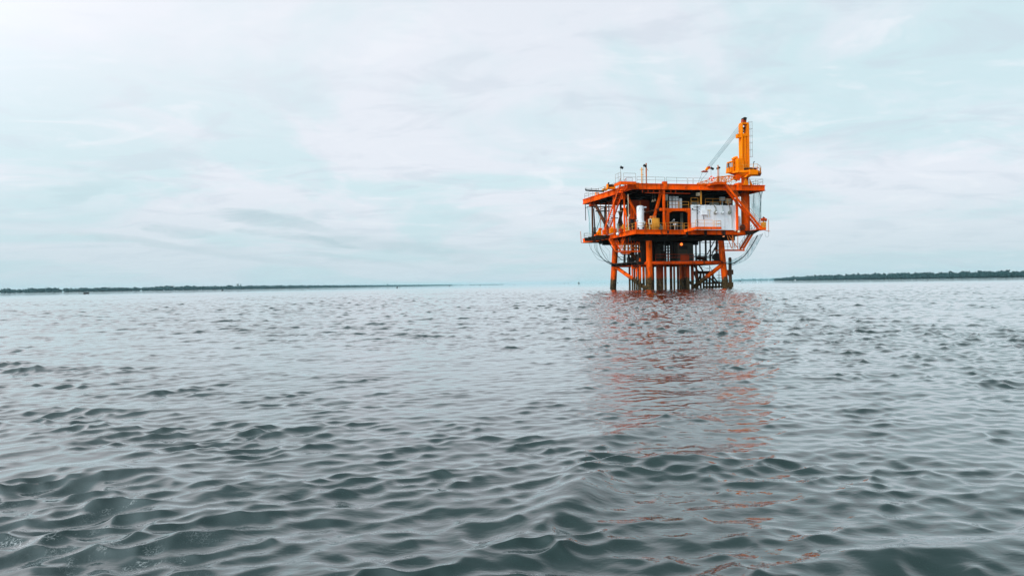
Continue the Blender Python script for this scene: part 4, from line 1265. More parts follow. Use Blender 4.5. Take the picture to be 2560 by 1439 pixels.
# orange equipment cabinet on the front railing
eb = A(1640, 568.5, 0.45)
e0, e1, e2 = A(1631.3, 568.5, 0.45), A(1648.8, 545, 0.45), A(1641, 539, 0.45)
ec = Thing('equipment_cabinet', 'orange steel equipment cabinet behind the railing beside a red diagonal brace', 'cabinet', (eb.x, 0.75, ZM))
bx = ec.part('cabinet_body', MB().box((e0.x, 0.45, e0.z), (e1.x, 1.25, e1.z)).box((e0.x + 0.1, 0.6, ZM), (e1.x - 0.1, 1.1, e0.z - 0.002)), YRAIL)
ec.part('cabinet_door', MB().box((e0.x + 0.05, 0.42, e0.z + 0.06), (e1.x - 0.05, 0.448, e1.z - 0.06)), YRAIL, bx)
a = A(1626.5, 545, 0.6); ec.part('cabinet_hood', MB().plate([(a.x, 0.5, e1.z + 0.02), (e2.x, 0.5, e1.z + 0.02), (e2.x, 0.5, e2.z), (a.x, 0.5, e2.z - 0.05)], (0, 1, 0), 0.6), POLEBROWN, bx)
a = A(1622, 560, 0.5); b = A(1629.5, 547, 0.5)
gb = Thing('gauge_panel', 'small pale framed gauge panel left of the orange equipment cabinet', 'panel', (a.x + 0.2, 0.6, ZM))
mb = MB()
mb.box((a.x, 0.5, a.z), (a.x + 0.12, 0.65, b.z)); mb.box((b.x - 0.1, 0.5, a.z), (b.x, 0.65, b.z)); mb.box((a.x + 0.121, 0.5, b.z - 0.12), (b.x - 0.101, 0.65, b.z)); mb.box((a.x + 0.121, 0.5, a.z), (b.x - 0.101, 0.65, a.z + 0.12))
mb.box((a.x + 0.2, 0.66, ZM), (a.x + 0.3, 0.76, a.z + 0.2))
fr = gb.part('panel_frame', mb, CREAM)
gb.part('panel_screen', MB().box((a.x + 0.122, 0.55, a.z + 0.122), (b.x - 0.102, 0.64, b.z - 0.122)), DARK, fr)

# white cabinets on the mezzanine
a, b = A(1674, 516.5, 1.6), A(1697.5, 490, 1.6)
cabs = Thing('switch_cabinet', 'white and pale blue triple door cabinet on the mezzanine behind the railing', 'cabinet', (a.x + 0.7, 1.9, mz))
mb = MB().box((a.x, 1.75, mz - 0.01), (b.x, 2.5, b.z)).box((a.x - 0.03, 1.7, b.z + 0.001), (b.x + 0.03, 2.55, b.z + 0.06))
for k in (0.06, 0.5, 0.9):
    mb.cbox((a.x + (b.x - a.x) * k, 1.9, b.z + 0.061), 0.07, 0.07, 0.10)
body = cabs.part('cabinet_body', mb, DARK)
wd = (b.x - a.x) / 3
for i in range(3):
    x0_, x1_ = a.x + i * wd + 0.03, a.x + (i + 1) * wd - (0.16 if i == 0 else 0.06)
    hts = ((0.03, 0.30), (0.33, 0.60), (0.64, 0.97))
    for j, (k0, k1) in enumerate(hts):
        z0_, z1_ = mz + (b.z - mz) * k0, mz + (b.z - mz) * k1
        dpt = MB().box((x0_, 1.70, z0_), (x1_, 1.748, z1_))
        dd = cabs.part('cabinet_door', dpt, PALEBLUE if j == 2 else WHITE, body)
        if j == 2: cabs.part('nameplate', MB().box((x0_ + 0.12, 1.685, z1_ - 0.28), (x1_ - 0.08, 1.699, z1_ - 0.14)), GREYGREEN, body)
a, b = A(1698, 513, 1.9), A(1703.3, 496, 1.9)
solo('side_cabinet', MB().box((a.x, 1.7, mz - 0.01), (b.x, 2.3, b.z)).box((a.x + 0.05, 1.67, mz + 0.12), (b.x - 0.05, 1.699, b.z - 0.1)).box((b.x - 0.09, 1.65, mz + 0.6), (b.x - 0.06, 1.669, mz + 0.8)), PALEBLUE, 'narrow pale grey cabinet against the right side of the white triple door cabinet', 'cabinet', ((a.x + b.x) / 2, 2.0, mz))
a, b = A(1664, 501, 0.9), A(1669, 486, 0.9)
solo('junction_box', MB().box((a.x, 0.8, a.z), (b.x, 1.1, b.z)).box((a.x + 0.04, 0.77, a.z + 0.05), (b.x - 0.04, 0.799, b.z - 0.05)).box((a.x - 0.3, 0.9, a.z + 0.3), (a.x - 0.001, 1.0, a.z + 0.38)), GREYGREEN, 'tall grey green box fixed beside the front column above the portal frame', 'junction box', ((a.x + b.x) / 2, 0.95, a.z))
for (x0_, y0_, x1_, y1_, vv, mt, lb_, nm) in ((1743, 489, 1750, 481, 0.7, CREAM, 'cream box lamp fixed to the thin yellow column under the upper deck', 'box_lamp'),
                                       (1802, 501, 1812.5, 492, 2.0, PALEBLUE, 'pale blue box mounted above the white wall', 'control_box'),
                                       (1817, 507.5, 1828, 496, 2.0, CREAM, 'cream louvred box above the right end of the white wall', 'louvred_box')):
    a, b = A(x0_, y0_, vv), A(x1_, y1_, vv)
    mb = MB().box((a.x, vv, a.z), (b.x, vv + 0.45, b.z)).box((a.x + 0.06, vv - 0.03, a.z + 0.06), (b.x - 0.06, vv - 0.001, b.z - 0.06))
    if nm == 'louvred_box':
        for k in range(4):
            z = a.z + 0.12 + k * 0.15; mb.box((a.x + 0.1, vv - 0.06, z), (b.x - 0.1, vv - 0.031, z + 0.06))
    if nm == 'box_lamp': mb.box((b.x, vv + 0.1, a.z + 0.2), (b.x + 0.28, vv + 0.2, a.z + 0.3))
    else: mb.box(((a.x + b.x) / 2 - 0.06, vv + 0.1, wz1 - 0.05), ((a.x + b.x) / 2 + 0.06, vv + 0.3, a.z - 0.001))
    solo(nm, mb, mt, lb_, 'box', ((a.x + b.x) / 2, vv + 0.2, a.z))
# ventilator drums above the white wall
for px, lb_ in ((1737.5, 'dark horizontal drum behind the left mezzanine railing'), (1785, 'dark horizontal drum behind the railing above the white wall')):
    p = A(px, 506, 3.0)
    mb = MB().tube((p.x - 0.7, 3.0, wz1 + 0.45), (p.x + 0.7, 3.0, wz1 + 0.45), 0.42, n=18).cbox((p.x - 0.4, 3.0, wz1 - 0.04), 0.2, 0.6, 0.35).cbox((p.x + 0.4, 3.0, wz1 - 0.04), 0.2, 0.6, 0.35)
    solo('drum', mb, GREYGREEN, lb_, 'drum', (p.x, 3.0, wz1 - 0.05))
# workbench with a white helmet shaped lamp in the portal room
p = A(1684, 552, 1.8)
wb = Thing('work_table', 'small table with a white round lamp inside the orange portal frame', 'table', (p.x, 1.9, ZM))
zt3 = A(1684, 555, 1.8).z
mb = MB().box((p.x - 0.75, 1.6, zt3 - 0.06), (p.x + 0.75, 2.3, zt3))
top_ = wb.part('table_top', mb, CREAM)
for sx in (-0.65, 0.65):
    for sy in (1.65, 2.25):
        wb.part('leg', MB().cbox((p.x + sx, sy, ZM), 0.06, 0.06, zt3 - 0.061 - ZM), GALV)
wb.part('lamp_head', MB().ball(A(1685, 549.5, 1.8), 0.15).tube(A(1680, 555, 1.8), A(1680.5, 551, 1.8), 0.025).tube(A(1680.5, 551, 1.8), A(1685, 550, 1.8), 0.025), WHITE, top_)
p = A(1686, 561, 0.8)
solo('toolbox', MB().box((p.x - 0.26, 0.6, p.z - 0.08), (p.x + 0.26, 0.8, p.z + 0.08)).box((p.x - 0.24, 0.62, p.z + 0.081), (p.x + 0.24, 0.78, p.z + 0.12)).tube((p.x - 0.1, 0.7, p.z + 0.16), (p.x + 0.1, 0.7, p.z + 0.16), 0.02).box((p.x - 0.03, 0.68, ZM), (p.x + 0.03, 0.74, p.z - 0.081)), WHITE, 'small white box on a stand behind the portal frame railing', 'box', (p.x, 0.7, ZM))
# pendant lamps under the upper deck
for px, py, y0, w, lb_ in ((1632, 504, 481, 0.24, 'left of two pendant lamps under the upper deck, with the wider shade'), (1637.5, 502, 478, 0.18, 'right of two pendant lamps under the upper deck, on a greenish stem')):
    p = A(px, py, 2.6)
    t = Thing('pendant_lamp', lb_, 'lamp', p, 'pendant lamps under the upper deck')
    t.part('lamp_stem', MB().tube(p + Vector((0, 0, 0.1)), (p.x, 2.6, ZU - 0.9), 0.025, n=6), GREYGREEN)
    t.part('lamp_shade', MB().lathe(p, [(w, 0.0), (w * 1.05, 0.05), (w * 0.55, 0.14), (w * 0.3, 0.32), (0.05, 0.36)], 14), CREAM)
# black valve assembly left of the tank
p = A(1580.5, 575, 2.6); p.z = ZM
vt = Thing('valve_tree', 'black valve assembly with handwheels left of the white tank', 'valve', p)
mb = MB().tube(p, p + Vector((0, 0, 1.9)), 0.30, n=14)
for z in (0.15, 0.6, 1.05, 1.5, 1.9): mb.tube(p + Vector((0, 0, z - 0.05)), p + Vector((0, 0, z + 0.05)), 0.42, n=16)
vt.part('valve_body', mb, BLACK)
for z in (0.8, 1.3):
    for s in (-1, 1):
        arm = vt.part('valve_arm', MB().tube(p + Vector((0, 0, z)), p + Vector((s * 0.55, -0.1, z)), 0.13, n=12), GRATE)
        vt.part('handwheel', MB().torus(p + Vector((s * 0.6, -0.1, z)), 0.17, 0.03, (1, 0, 0), 14, 6).tube(p + Vector((s * 0.55, -0.1, z)), p + Vector((s * 0.62, -0.1, z)), 0.04), YRAIL if s > 0 else DARK, arm)
# tall pale pole with a strut
p = A(1571.5, 575, 1.0); p.z = ZM
solo('conduit_pole', MB().tube(p, (p.x, 1.0, A(1571, 485, 1.0).z), 0.055).tube(p + Vector((-0.35, 0, 0.9)), p + Vector((0.25, 0, 2.6)), 0.05).cbox(p, 0.25, 0.25, 0.06), CREAM, 'tall thin pale yellow pole with a slanting strut behind the left main deck railing', 'pole', p)
p = A(1580, 545, 2.0)
mb = MB()
for s in (0.0, 0.5): mb.beam((p.x - 0.15 + s, 2.0, p.z), (p.x - 0.15 + s, 2.0, p.z + 2.0), 0.07, 0.07)
for k in range(7): mb.beam((p.x - 0.15, 2.0, p.z + 0.15 + k * 0.28), (p.x + 0.35, 2.0, p.z + 0.15 + k * 0.28), 0.05, 0.06)
mb.beam((p.x - 0.5, 2.0, p.z - 0.03), (p.x + 0.7, 2.0, p.z - 0.03), 0.2, 0.1)
mb.tube((p.x + 0.1, 2.0, ZM + 1.9), (p.x + 0.1, 2.0, p.z - 0.08), 0.06)
solo('cable_ladder', mb, ORANGE, 'short orange cable ladder standing above the black valve assembly', 'cable ladder', p)
# grey green standpipe on the left
p = A(1545.5, 580, 6.0); p.z = ZM
solo('standpipe', MB().lathe(p, [(0.28, 0), (0.28, 0.1), (0.22, 0.11), (0.22, 1.35), (0.30, 1.36), (0.30, 1.46), (0.14, 1.5)], 18), GREYGREEN, 'short grey green standpipe on the main deck right of the left staircase', 'standpipe', p)
# orange machine and black davit on the left corner of the main deck
p = Zp(1503, 589, ZM); p.y += 1.2
mach = Thing('pump_unit', 'orange pump unit on the left corner of the main deck beside the staircase foot', 'pump', p)
mb = MB().cbox(p, 1.0, 0.8, 0.25).cbox(p + Vector((0.15, 0, 0.251)), 0.55, 0.6, 0.9).tube(p + Vector((-0.4, -0.1, 0.6)), p + Vector((-0.1, -0.1, 0.6)), 0.28, n=14)
mach.part('pump_body', mb, CRANE)
mach.part('pump_motor', MB().tube(p + Vector((0.0, 0, 1.35)), p + Vector((0.6, 0, 1.35)), 0.2, n=14), ORANGE)
mach.part('pump_skid', MB().cbox(p + Vector((-0.55, 0, 0)), 0.5, 0.9, 0.35), ORANGE)
p = Zp(1491, 591, ZM); p.y += 0.8
dv = Thing('davit', 'black davit with a jointed arm on the left edge of the main deck', 'davit', p)
mb = MB().cbox(p, 0.7, 0.7, 0.9).tube(p + Vector((0, 0, 0.9)), p + Vector((0, 0, 1.8)), 0.22, n=12)
dv.part('davit_base', mb, DARK)
dv.part('davit_post', MB().tube(p + Vector((0, 0, 1.8)), p + Vector((-0.15, 0, 5.4)), 0.15, 0.10, n=10), BLACK)
dv.part('davit_arm', MB().path([p + Vector((-0.15, 0, 5.4)), p + Vector((0.1, 0, 5.7)), p + Vector((2.3, 0, 5.75))], 0.09), BLACK)
q = A(1501.5, 546, p.y)
dv.part('davit_lever', MB().tube(p + Vector((0.3, 0, 1.2)), q, 0.05).ball(q, 0.16), BLACK)
# round white lamp on the left edge and two cream lamps on the right
for (px, py, v, r, lb_, mt) in ((1544, 584.5, 4.5, 0.26, 'round white bulkhead lamp on the left edge beam of the main deck', WHITE), (1838, 576.5, -0.45, 0.13, 'smaller cream lamp on the front beam below the white wall', CREAM), (1847, 579, -0.45, 0.22, 'larger round cream lamp on the front beam beside the right stair', CREAM)):
    c = A(px, py, v)
    t = Thing('bulkhead_lamp', lb_, 'lamp', c)
    t.part('lamp_bowl', MB().ball(c, r, 14, 10), mt)
    t.part('lamp_bracket', MB().box((c.x - 0.05, c.y + r * 0.6, c.z - 0.05), (c.x + 0.05, c.y + r + 0.35, c.z + 0.05)), DARK)
# white lagged standpipe beside the white wall
p = A(1848.5, 574, 1.6); p.z = ZM
hL = A(1848.5, 540, 1.6).z - ZM
mb = MB().lathe(p, [(0.20, 0), (0.27, 0.1), (0.24, 0.5), (0.28, 0.55), (0.26, 1.2), (0.22, 1.25), (0.27, 1.5), (0.25, hL - 0.2), (0.12, hL)], 16)
for k in (0.5, 1.25, 1.9): mb.torus(p + Vector((0, 0, k)), 0.27, 0.03, (0, 0, 1), 16, 6)
solo('lagged_vessel', mb, WHITE, 'white lagged vertical vessel with dark bands right of the white wall', 'vessel', p)
p = A(1856, 574, 1.2); p.z = ZM
solo('cable_reel', MB().tube(p + Vector((0, -0.2, 0.55)), p + Vector((0, 0.2, 0.55)), 0.5, n=20).tube(p + Vector((0, -0.3, 0.55)), p + Vector((0, 0.3, 0.55)), 0.25, n=16).cbox(p, 0.7, 0.5, 0.12), GRATE, 'round rusty reel at the foot of the big crane column', 'reel', p)
# dark horn on the right landing
p = A(1908.5, 573, -0.6); p.z = ZM
hn = Thing('foghorn', 'dark red foghorn cluster on a yellow stand at the far right landing', 'foghorn', p)
hn.part('horn_stand', MB().cbox(p, 0.7, 0.6, 1.25).tube(p + Vector((0.0, 0, 1.25)), p + Vector((0, 0, 1.5)), 0.12), YRAIL)
mb = MB().tube(p + Vector((-0.4, -0.2, 1.75)), p + Vector((0.45, -0.1, 1.7)), 0.12, 0.30, n=14).tube(p + Vector((-0.1, 0.1, 1.75)), p + Vector((0.35, 0.3, 2.05)), 0.10, 0.25, n=14).cbox(p + Vector((-0.1, 0, 1.5)), 0.55, 0.4, 0.5)
hn.part('horn', mb, REDBROWN)
hn.part('beacon', MB().lathe(p + Vector((0.0, 0, 2.0)), [(0.08, 0), (0.1, 0.15), (0.03, 0.3)], 10), DARK)
hn.part('whip_aerial', MB().path([p + Vector((-0.3, 0, 2.0)), p + Vector((-0.55, 0, 3.2)), p + Vector((-0.5, 0, 3.9)), p + Vector((-0.3, 0, 3.95))], 0.02, 5), GREYGREEN)
# life ring
c = A(1779, 446, -0.05)
ring = Thing('life_ring', 'red and white life ring hanging on the upper deck railing beside the crane boom', 'life ring', c)
for k in range(4):
    a0 = k * math.pi / 2
    mb = MB()
    mb.torus(c, 0.34, 0.095, (0.62, 0.78, 0), 8, 8, a0, a0 + math.pi / 2 * 0.72)
    s_ = ring.part('ring_section', mb, RINGRED)
    ring.part('ring_band', MB().torus(c, 0.34, 0.098, (0.62, 0.78, 0), 4, 8, a0 + math.pi / 2 * 0.72, a0 + math.pi / 2), RINGWHITE)
# floodlight poles and masts on the upper deck
def flood(px, y0, y1, v, head, label, aim=1):
    b = A(px, y0, v); b.z = ZU
    t = Thing('floodlight_pole', label, 'floodlight', b, 'floodlights on thin poles along the upper deck')
    zt4 = A(px, y1, v).z
    t.part('pole', MB().tube(b, (b.x, v, zt4), 0.035, n=6), GALV)
    hd = MB()
    a_ = Vector((b.x + aim * 0.02, v, zt4))
    hd.beam(a_ + Vector((-0.05 * aim, 0, 0.05)), a_ + Vector((0.42 * aim, -0.1, -0.18)), 0.42, 0.30)
    hd.tube(a_ + Vector((0.0, 0, 0.0)), a_ + Vector((0.1 * aim, 0, 0.25)), 0.04, n=6)
    t.part('lamp_head', hd, BLACK)
    return t
flood(1551.7, 461, 418, -0.8, 0, 'black floodlight on a thin pole at the left stair head')
flood(1609.6, 459, 413.5, 0.4, 0, 'black floodlight on a bent thin pole between the two masts')
flood(1778, 460, 420.5, 0.3, 0, 'black floodlight on a thin pole above the life ring')
flood(1798.5, 460, 419.5, 0.5, 0, 'black floodlight on a thin pole right of the brown post', -1)
p = A(1605, 459, 0.5); p.z = ZU
z1_ = A(1605, 419, .5).z
solo('cross_mast', MB().tube(p, (p.x, 0.5, z1_), 0.10, n=10).beam((p.x - 0.36, 0.5, z1_ - 0.33), (p.x + 0.30, 0.5, z1_ - 0.33), 0.08, 0.08).beam((p.x - 0.15, 0.5, z1_ - 1.2), (p.x + 0.32, 0.5, z1_ - 1.2), 0.07, 0.07).cbox(p, 0.3, 0.3, 0.1), YRAIL, 'short yellow mast with a crossbar on the upper deck', 'mast', p)
p = A(1616, 459, 0.5); p.z = ZU
z1_ = A(1616, 408, .5).z
solo('tall_mast', MB().tube(p, (p.x, 0.5, z1_), 0.115, n=10).beam((p.x - 0.3, 0.5, z1_ - 0.6), (p.x, 0.5, z1_ - 0.6), 0.06, 0.06).tube((p.x + 0.08, 0.5, z1_ - 0.85), (p.x + 0.38, 0.5, z1_ - 1.3), 0.03, n=6).cbox(p, 0.35, 0.35, 0.12), POLEBROWN, 'tallest brown orange mast on the upper deck beside the crossbar mast', 'mast', p)
p = A(1795.5, 459, -0.9); p.z = ZU + 0.3
z1_ = A(1795.5, 414, -.9).z
solo('flag_post', MB().tube(p + Vector((0, 0, 1.0)), (p.x, -0.9, z1_), 0.085, n=10).cbox(p, 0.32, 0.3, 1.0).tube((p.x, -0.9, z1_ - 0.1), (p.x, -0.9, z1_ + 0.08), 0.10, n=10), POLEBROWN, 'brown post on an orange box at the head of the right stair', 'post', p)
# black pipe boom on the upper deck's left edge
p = A(1512, 480, 9.0); p.z = ZU
bm = Thing('pipe_boom', 'black pipe boom reaching out over the left edge of the upper deck', 'boom', p)
e = A(1464.5, 475.5, 9.0); f_ = A(1510, 478.5, 9.0)
bm.part('boom_pipe', MB().path([e + Vector((-0.05, 0, 0.25)), e, f_], 0.14, 8), BLACK)
bm.part('boom_post', MB().tube(p, (p.x, 9.0, A(1512, 466, 9).z), 0.10, n=10).cbox(p, 0.8, 0.7, 0.35), YRAIL)
g0, g1 = A(1464.5, 471, 9.0), A(1497.5, 472.3, 9.0)
mb = MB().tube(g0, g1, 0.045, n=6)
for k in (0.0, 0.42, 0.98): mb.cbox(g0.lerp(g1, k) - Vector((0, 0, 0.2)), 0.07, 0.07, 0.36)
bm.part('boom_guy', mb, GALV)
p = A(1527, 478, 7.0); p.z = ZU
wn = Thing('deck_winch', 'yellow deck winch near the left edge of the upper deck', 'winch', p)
wn.part('winch_frame', MB().cbox(p, 1.5, 0.9, 0.3).cbox(p + Vector((-0.6, 0, 0.3)), 0.15, 0.8, 0.6).cbox(p + Vector((0.6, 0, 0.3)), 0.15, 0.8, 0.5), CRANE)
wn.part('winch_drum', MB().tube(p + Vector((-0.52, 0, 0.6)), p + Vector((0.52, 0, 0.6)), 0.25, n=16), GRATE)
p = A(1521.8, 478, 6.5); p.z = ZU
solo('vent_post', MB().tube(p, (p.x, 6.5, A(1521.8, 459, 6.5).z), 0.04).ball((p.x, 6.5, A(1521.8, 458, 6.5).z), 0.15), DARK, 'thin post with a round black cap by the left railing of the upper deck', 'post', p)
p = Zp(1489, 488, ZU); p.y += 0.6; p.x += 0.3
solo('mooring_bitt', MB().tube(p, p + Vector((0, 0, 0.5)), 0.14, n=12).tube(p + Vector((0.45, 0, 0)), p + Vector((0.45, 0, 0.5)), 0.14, n=12).cbox(p + Vector((0.22, 0, 0.5)), 0.8, 0.35, 0.1), CRANE, 'low yellow bitt on the far left corner of the upper deck', 'bitt', p)
for px, h, lb_ in ((1886.5, 0.50, 'low black hoop on the right corner of the upper deck, nearest the crane pedestal'), (1896, 0.42, 'low black hoop on the right corner of the upper deck, farther from the crane pedestal')):
    p = A(px, 464, 0.7); p.z = ZU
    solo('deck_hoop', MB().path([p + Vector((-0.2, 0, 0)), p + Vector((-0.2, 0, h)), p + Vector((0.2, 0, h)), p + Vector((0.2, 0, 0))], 0.045).cbox(p + Vector((-0.2, 0, 0)), .15, .15, .03), BLACK, lb_, 'hoop', p)
# control shed on the cellar deck, lit lamps
a, b = A(1695, 650, 6.0), A(1733, 609, 6.0)
shed = Thing('control_shed', 'dark sheet metal shed on the lowest deck under the main deck', 'shed', ((a.x + b.x) / 2, 7.2, ZC))
wl_ = shed.part('shed_walls', MB().box((a.x, 6.0, ZC + 0.01), (b.x, 8.6, b.z)), SHEDMET)
shed.part('shed_roof', MB().plate([(a.x - 0.25, 5.75, b.z + 0.002), (b.x + 0.35, 5.75, b.z + 0.002), (b.x + 0.35, 8.8, b.z + 0.30), (a.x - 0.25, 8.8, b.z + 0.30)], (0, 0, 1), 0.08), DARK)
shed.part('shed_window', MB().box((a.x + 0.2, 5.97, b.z - 1.0), (a.x + 1.9, 5.999, b.z - 0.35)), DARK, wl_)
shed.part('shed_panel', MB().box((a.x + 0.5, 5.97, ZC + 0.15), (a.x + 2.2, 5.998, ZC + 1.1)), REDBROWN, wl_)
for (px, py, v, r, mt, lb_) in ((1703.5, 610.5, 5.2, 0.24, LAMP_O, 'glowing orange lamp above the dark shed on the lowest deck'), (1787, 598.8, 4.6, 0.18, LAMP_W, 'lit pale yellow lamp under the main deck near the right leg'), (1808.5, 590.3, 2.8, 0.2, LAMP_R, 'lit amber lamp tucked under the main deck above the right leg')):
    c = A(px, py, v)
    t = Thing('lit_lamp', lb_, 'lamp', c)
    t.part('lamp_globe', MB().ball(c, r, 14, 10, 0.95 if r > 0.19 and mt is not LAMP_R else 0.45), mt)
    t.part('lamp_bracket', MB().tube(c + Vector((0, 0.05, r * 0.4)), c + Vector((0, 0.3, max(0.5, ZM - 1.0 - c.z))), 0.035, n=6), DARK)
# big dark vessel behind the front left leg
p = A(1650, 652, 7.2); p.z = ZC
vs_ = Thing('process_vessel', 'large dark vertical vessel on the lowest deck behind the front leg', 'vessel', p)
vs_.part('vessel_shell', MB().lathe(p, [(0.55, 0), (0.6, 0.1), (0.6, 2.9), (0.5, 3.15), (0.35, 3.35)], 24), SHEDMET)
vs_.part('vessel_flange', MB().tube(p + Vector((0, -0.75, 2.3)), p + Vector((0, -0.95, 2.3)), 0.38, n=18), DARK)
p = A(1789, 651, 8.0); p.z = ZC
solo('hose_drum', MB().tube(p + Vector((0, -0.25, 0.8)), p + Vector((0, 0.25, 0.8)), 0.6, n=18).tube(p + Vector((0, -0.35, 0.8)), p + Vector((0, 0.35, 0.8)), 0.75, 0.3, n=18).cbox(p, 0.9, 0.6, 0.2), DARK, 'dark hose drum on the lowest deck beside the right front leg', 'drum', p)
p = A(1753, 651, 8.5); p.z = ZC
solo('pump_skid', MB().cbox(p, 2.2, 1.0, 0.2).tube(p + Vector((-0.9, 0, 0.6)), p + Vector((0.3, 0, 0.6)), 0.32, n=14).cbox(p + Vector((0.7, 0, 0.2)), 0.6, 0.7, 0.7).tube(p + Vector((-0.6, 0, 0.6)), p + Vector((-0.6, 0, 1.2)), 0.08), GRATE, 'low rusty pump skid behind the railing right of the dark shed', 'pump', p)
# mooring pile standing free beside the right leg
pb = A(1826.5, 719, 3.2); ptop = A(1824.8, 643, 3.2)
pile = Thing('mooring_pile', 'dark brown mooring pile with fender blocks beside the right front leg', 'pile', (pb.x, 3.2, 0))
sh = pile.part('pile_shaft', MB().tube((pb.x, 3.2, -2.5), (ptop.x, 3.2, ptop.z - 0.2), 0.29, n=18).tube((ptop.x, 3.2, ptop.z - 0.2), (ptop.x, 3.2, ptop.z), 0.29, 0.18, n=18), TIMBER)
for y0, y1 in ((686, 674), (718, 705)):
    a, b = A(1822, y0, 2.9), A(1832.6, y1, 2.9)
    pile.part('fender_block', MB().box((a.x + 0.1, 2.8, a.z), (b.x, 3.5, b.z)), TIMBER, sh)

# ------------------------------------------------------------------ nets and hoses
def bez(pts, n=18):
    """Catmull-Rom through the points"""
    P = [Vector(p) for p in pts]
    P = [P[0] * 2 - P[1]] + P + [P[-1] * 2 - P[-2]]
    out = []
    for i in range(1, len(P) - 2):
        for k in range(n):
            t = k / n
            a, b, c, d = P[i - 1], P[i], P[i + 1], P[i + 2]
            out.append(0.5 * ((2 * b) + (c - a) * t + (2 * a - 5 * b + 4 * c - d) * t * t + (3 * b - a - 3 * c + d) * t ** 3))
    out.append(P[-2])
    return out


def net_sheet(ca, cb, m=10, wav=0.12, seed=0):
    """cloth strung between two curves of equal length"""
    r_ = random.Random(seed)
    mb = MB()
    n = min(len(ca), len(cb))
    ph = [r_.uniform(0, 6) for _ in range(4)]
    vs = []
    for i in range(n):
        for j in range(m + 1):
            t = j / m
            p = ca[i].lerp(cb[i], t)
            w = math.sin(math.pi * t)
            vs.append(p + Vector((0, wav * (math.sin(i * 0.35 + ph[0] + 5 * t) + math.sin(11 * t + ph[1])), wav * 0.3 * w * math.sin(i * .2 + ph[2]))))
    fs = [(i * (m + 1) + j, (i + 1) * (m + 1) + j, (i + 1) * (m + 1) + j + 1, i * (m + 1) + j + 1) for i in range(n - 1) for j in range(m)]
    mb.add(vs, fs, True)
    return mb
# right: hangs from the upper deck, gathers at the landing, sags under it to the leg
vr = 3.0
ca = bez([A(1874, 483, vr), A(1876, 520, vr), A(1879, 550, vr), A(1886, 572, vr)], 10)
cbn = bez([A(1907, 477, 1.0), A(1902, 505, 1.2), A(1899, 545, 1.6), A(1901, 570, 1.8)], 10)
nr_ = Thing('hanging_net', 'pale blue net hanging from the right end of the upper deck past the landing', 'net', A(1890, 571, 2.0))
n1 = nr_.part('net_panel', net_sheet(ca, cbn, 10, 0.12, 1), NET)
mb = MB()
mb.path(bez([A(1898, 480, 1.3), A(1902, 494, 1.3), A(1902, 520, 1.4), A(1901, 545, 1.5), A(1893, 562, 1.5), A(1892, 577, 1.5)], 8), 0.055, 6)
mb.path(bez([A(1907, 477, 1.0), A(1903, 494, 1.2), A(1899, 530, 1.3), A(1900, 560, 1.4)], 8), 0.04, 6)
mb.path(bez([A(1885, 482, 2.0), A(1884, 500, 2.0), A(1882, 520, 2.2)], 6), 0.035, 6)
nr_.part('gathering_line', mb, ROPE)
ca = bez([A(1878, 595, 2.0), A(1868, 618, 2.2), A(1850, 640, 2.6), A(1812, 655, 3.2)], 10)
cbn = bez([A(1907, 583, 0.8), A(1888, 620, 1.2), A(1866, 648, 2.0), A(1830, 664, 3.0)], 10)
ns_ = Thing('hanging_net', 'pale blue net sagging below the right landing towards the mooring pile', 'net', A(1850, 655, 2.4))
ns_.part('net_panel', net_sheet(ca, cbn, 8, 0.1, 2), NET)
mb = MB().path(bez([A(1907, 583, 0.8), A(1888, 620, 1.2), A(1866, 648, 2.0), A(1830, 664, 3.0)], 10), 0.02, 5)
mb.path(bez([A(1895, 588, 1.0), A(1876, 620, 1.4), A(1856, 643, 2.2), A(1832, 658, 2.6)], 10), 0.035, 5)
mb.path(bez([A(1912, 580, 0.2), A(1914, 590, 0.2), A(1919, 591.5, 0.2), A(1922, 587, 0.0), A(1921, 579, -0.6)], 8), 0.02, 5)
ns_.part('edge_line', mb, ROPE)
solo('black_hose', MB().path(bez([A(1893.5, 588, 1.0), A(1884, 606, 1.3), A(1872, 625, 1.8), A(1858, 642, 2.2), A(1840, 655, 2.7), A(1827, 659, 2.8), A(1812, 657.5, 3.2), A(1800, 652, 3.3), A(1790, 648, 3.4)], 8), 0.075, 8), BLACK,
     'thick black hose sagging from the right landing to the right leg', 'hose', A(1840, 656, 2.7))
# left: net and lines hanging under the corner of the main deck
vl = mL3.y + 0.5
nl_ = Thing('hanging_net', 'thin pale blue net hanging on the left side between the two decks', 'net', A(1474, 585, vl))
ca = bez([A(1466, 512, vl), A(1470, 545, vl), A(1473, 585, vl)], 12)
cbn = bez([A(1480, 512, vl - 2), A(1479, 545, vl - 2), A(1478, 588, vl - 2)], 12)
nl_.part('net_panel', net_sheet(ca, cbn, 8, 0.1, 3), NET)
nl_.part('gathering_line', MB().path(bez([A(1468.5, 516, vl), A(1472, 535, vl), A(1474, 556, vl), A(1474.5, 580, vl)], 8), 0.05, 6), ROPE)
nl2 = Thing('hanging_net', 'thin pale blue net behind the black davit on the left side', 'net', A(1500, 575, vl - 3))
ca = bez([A(1489, 527, vl - 3), A(1491, 550, vl - 3), A(1493, 580, vl - 3)], 12)
cbn = bez([A(1513, 525, vl - 5), A(1510, 550, vl - 5), A(1507, 580, vl - 5)], 12)
nl2.part('net_panel', net_sheet(ca, cbn, 8, 0.15, 4), NET)
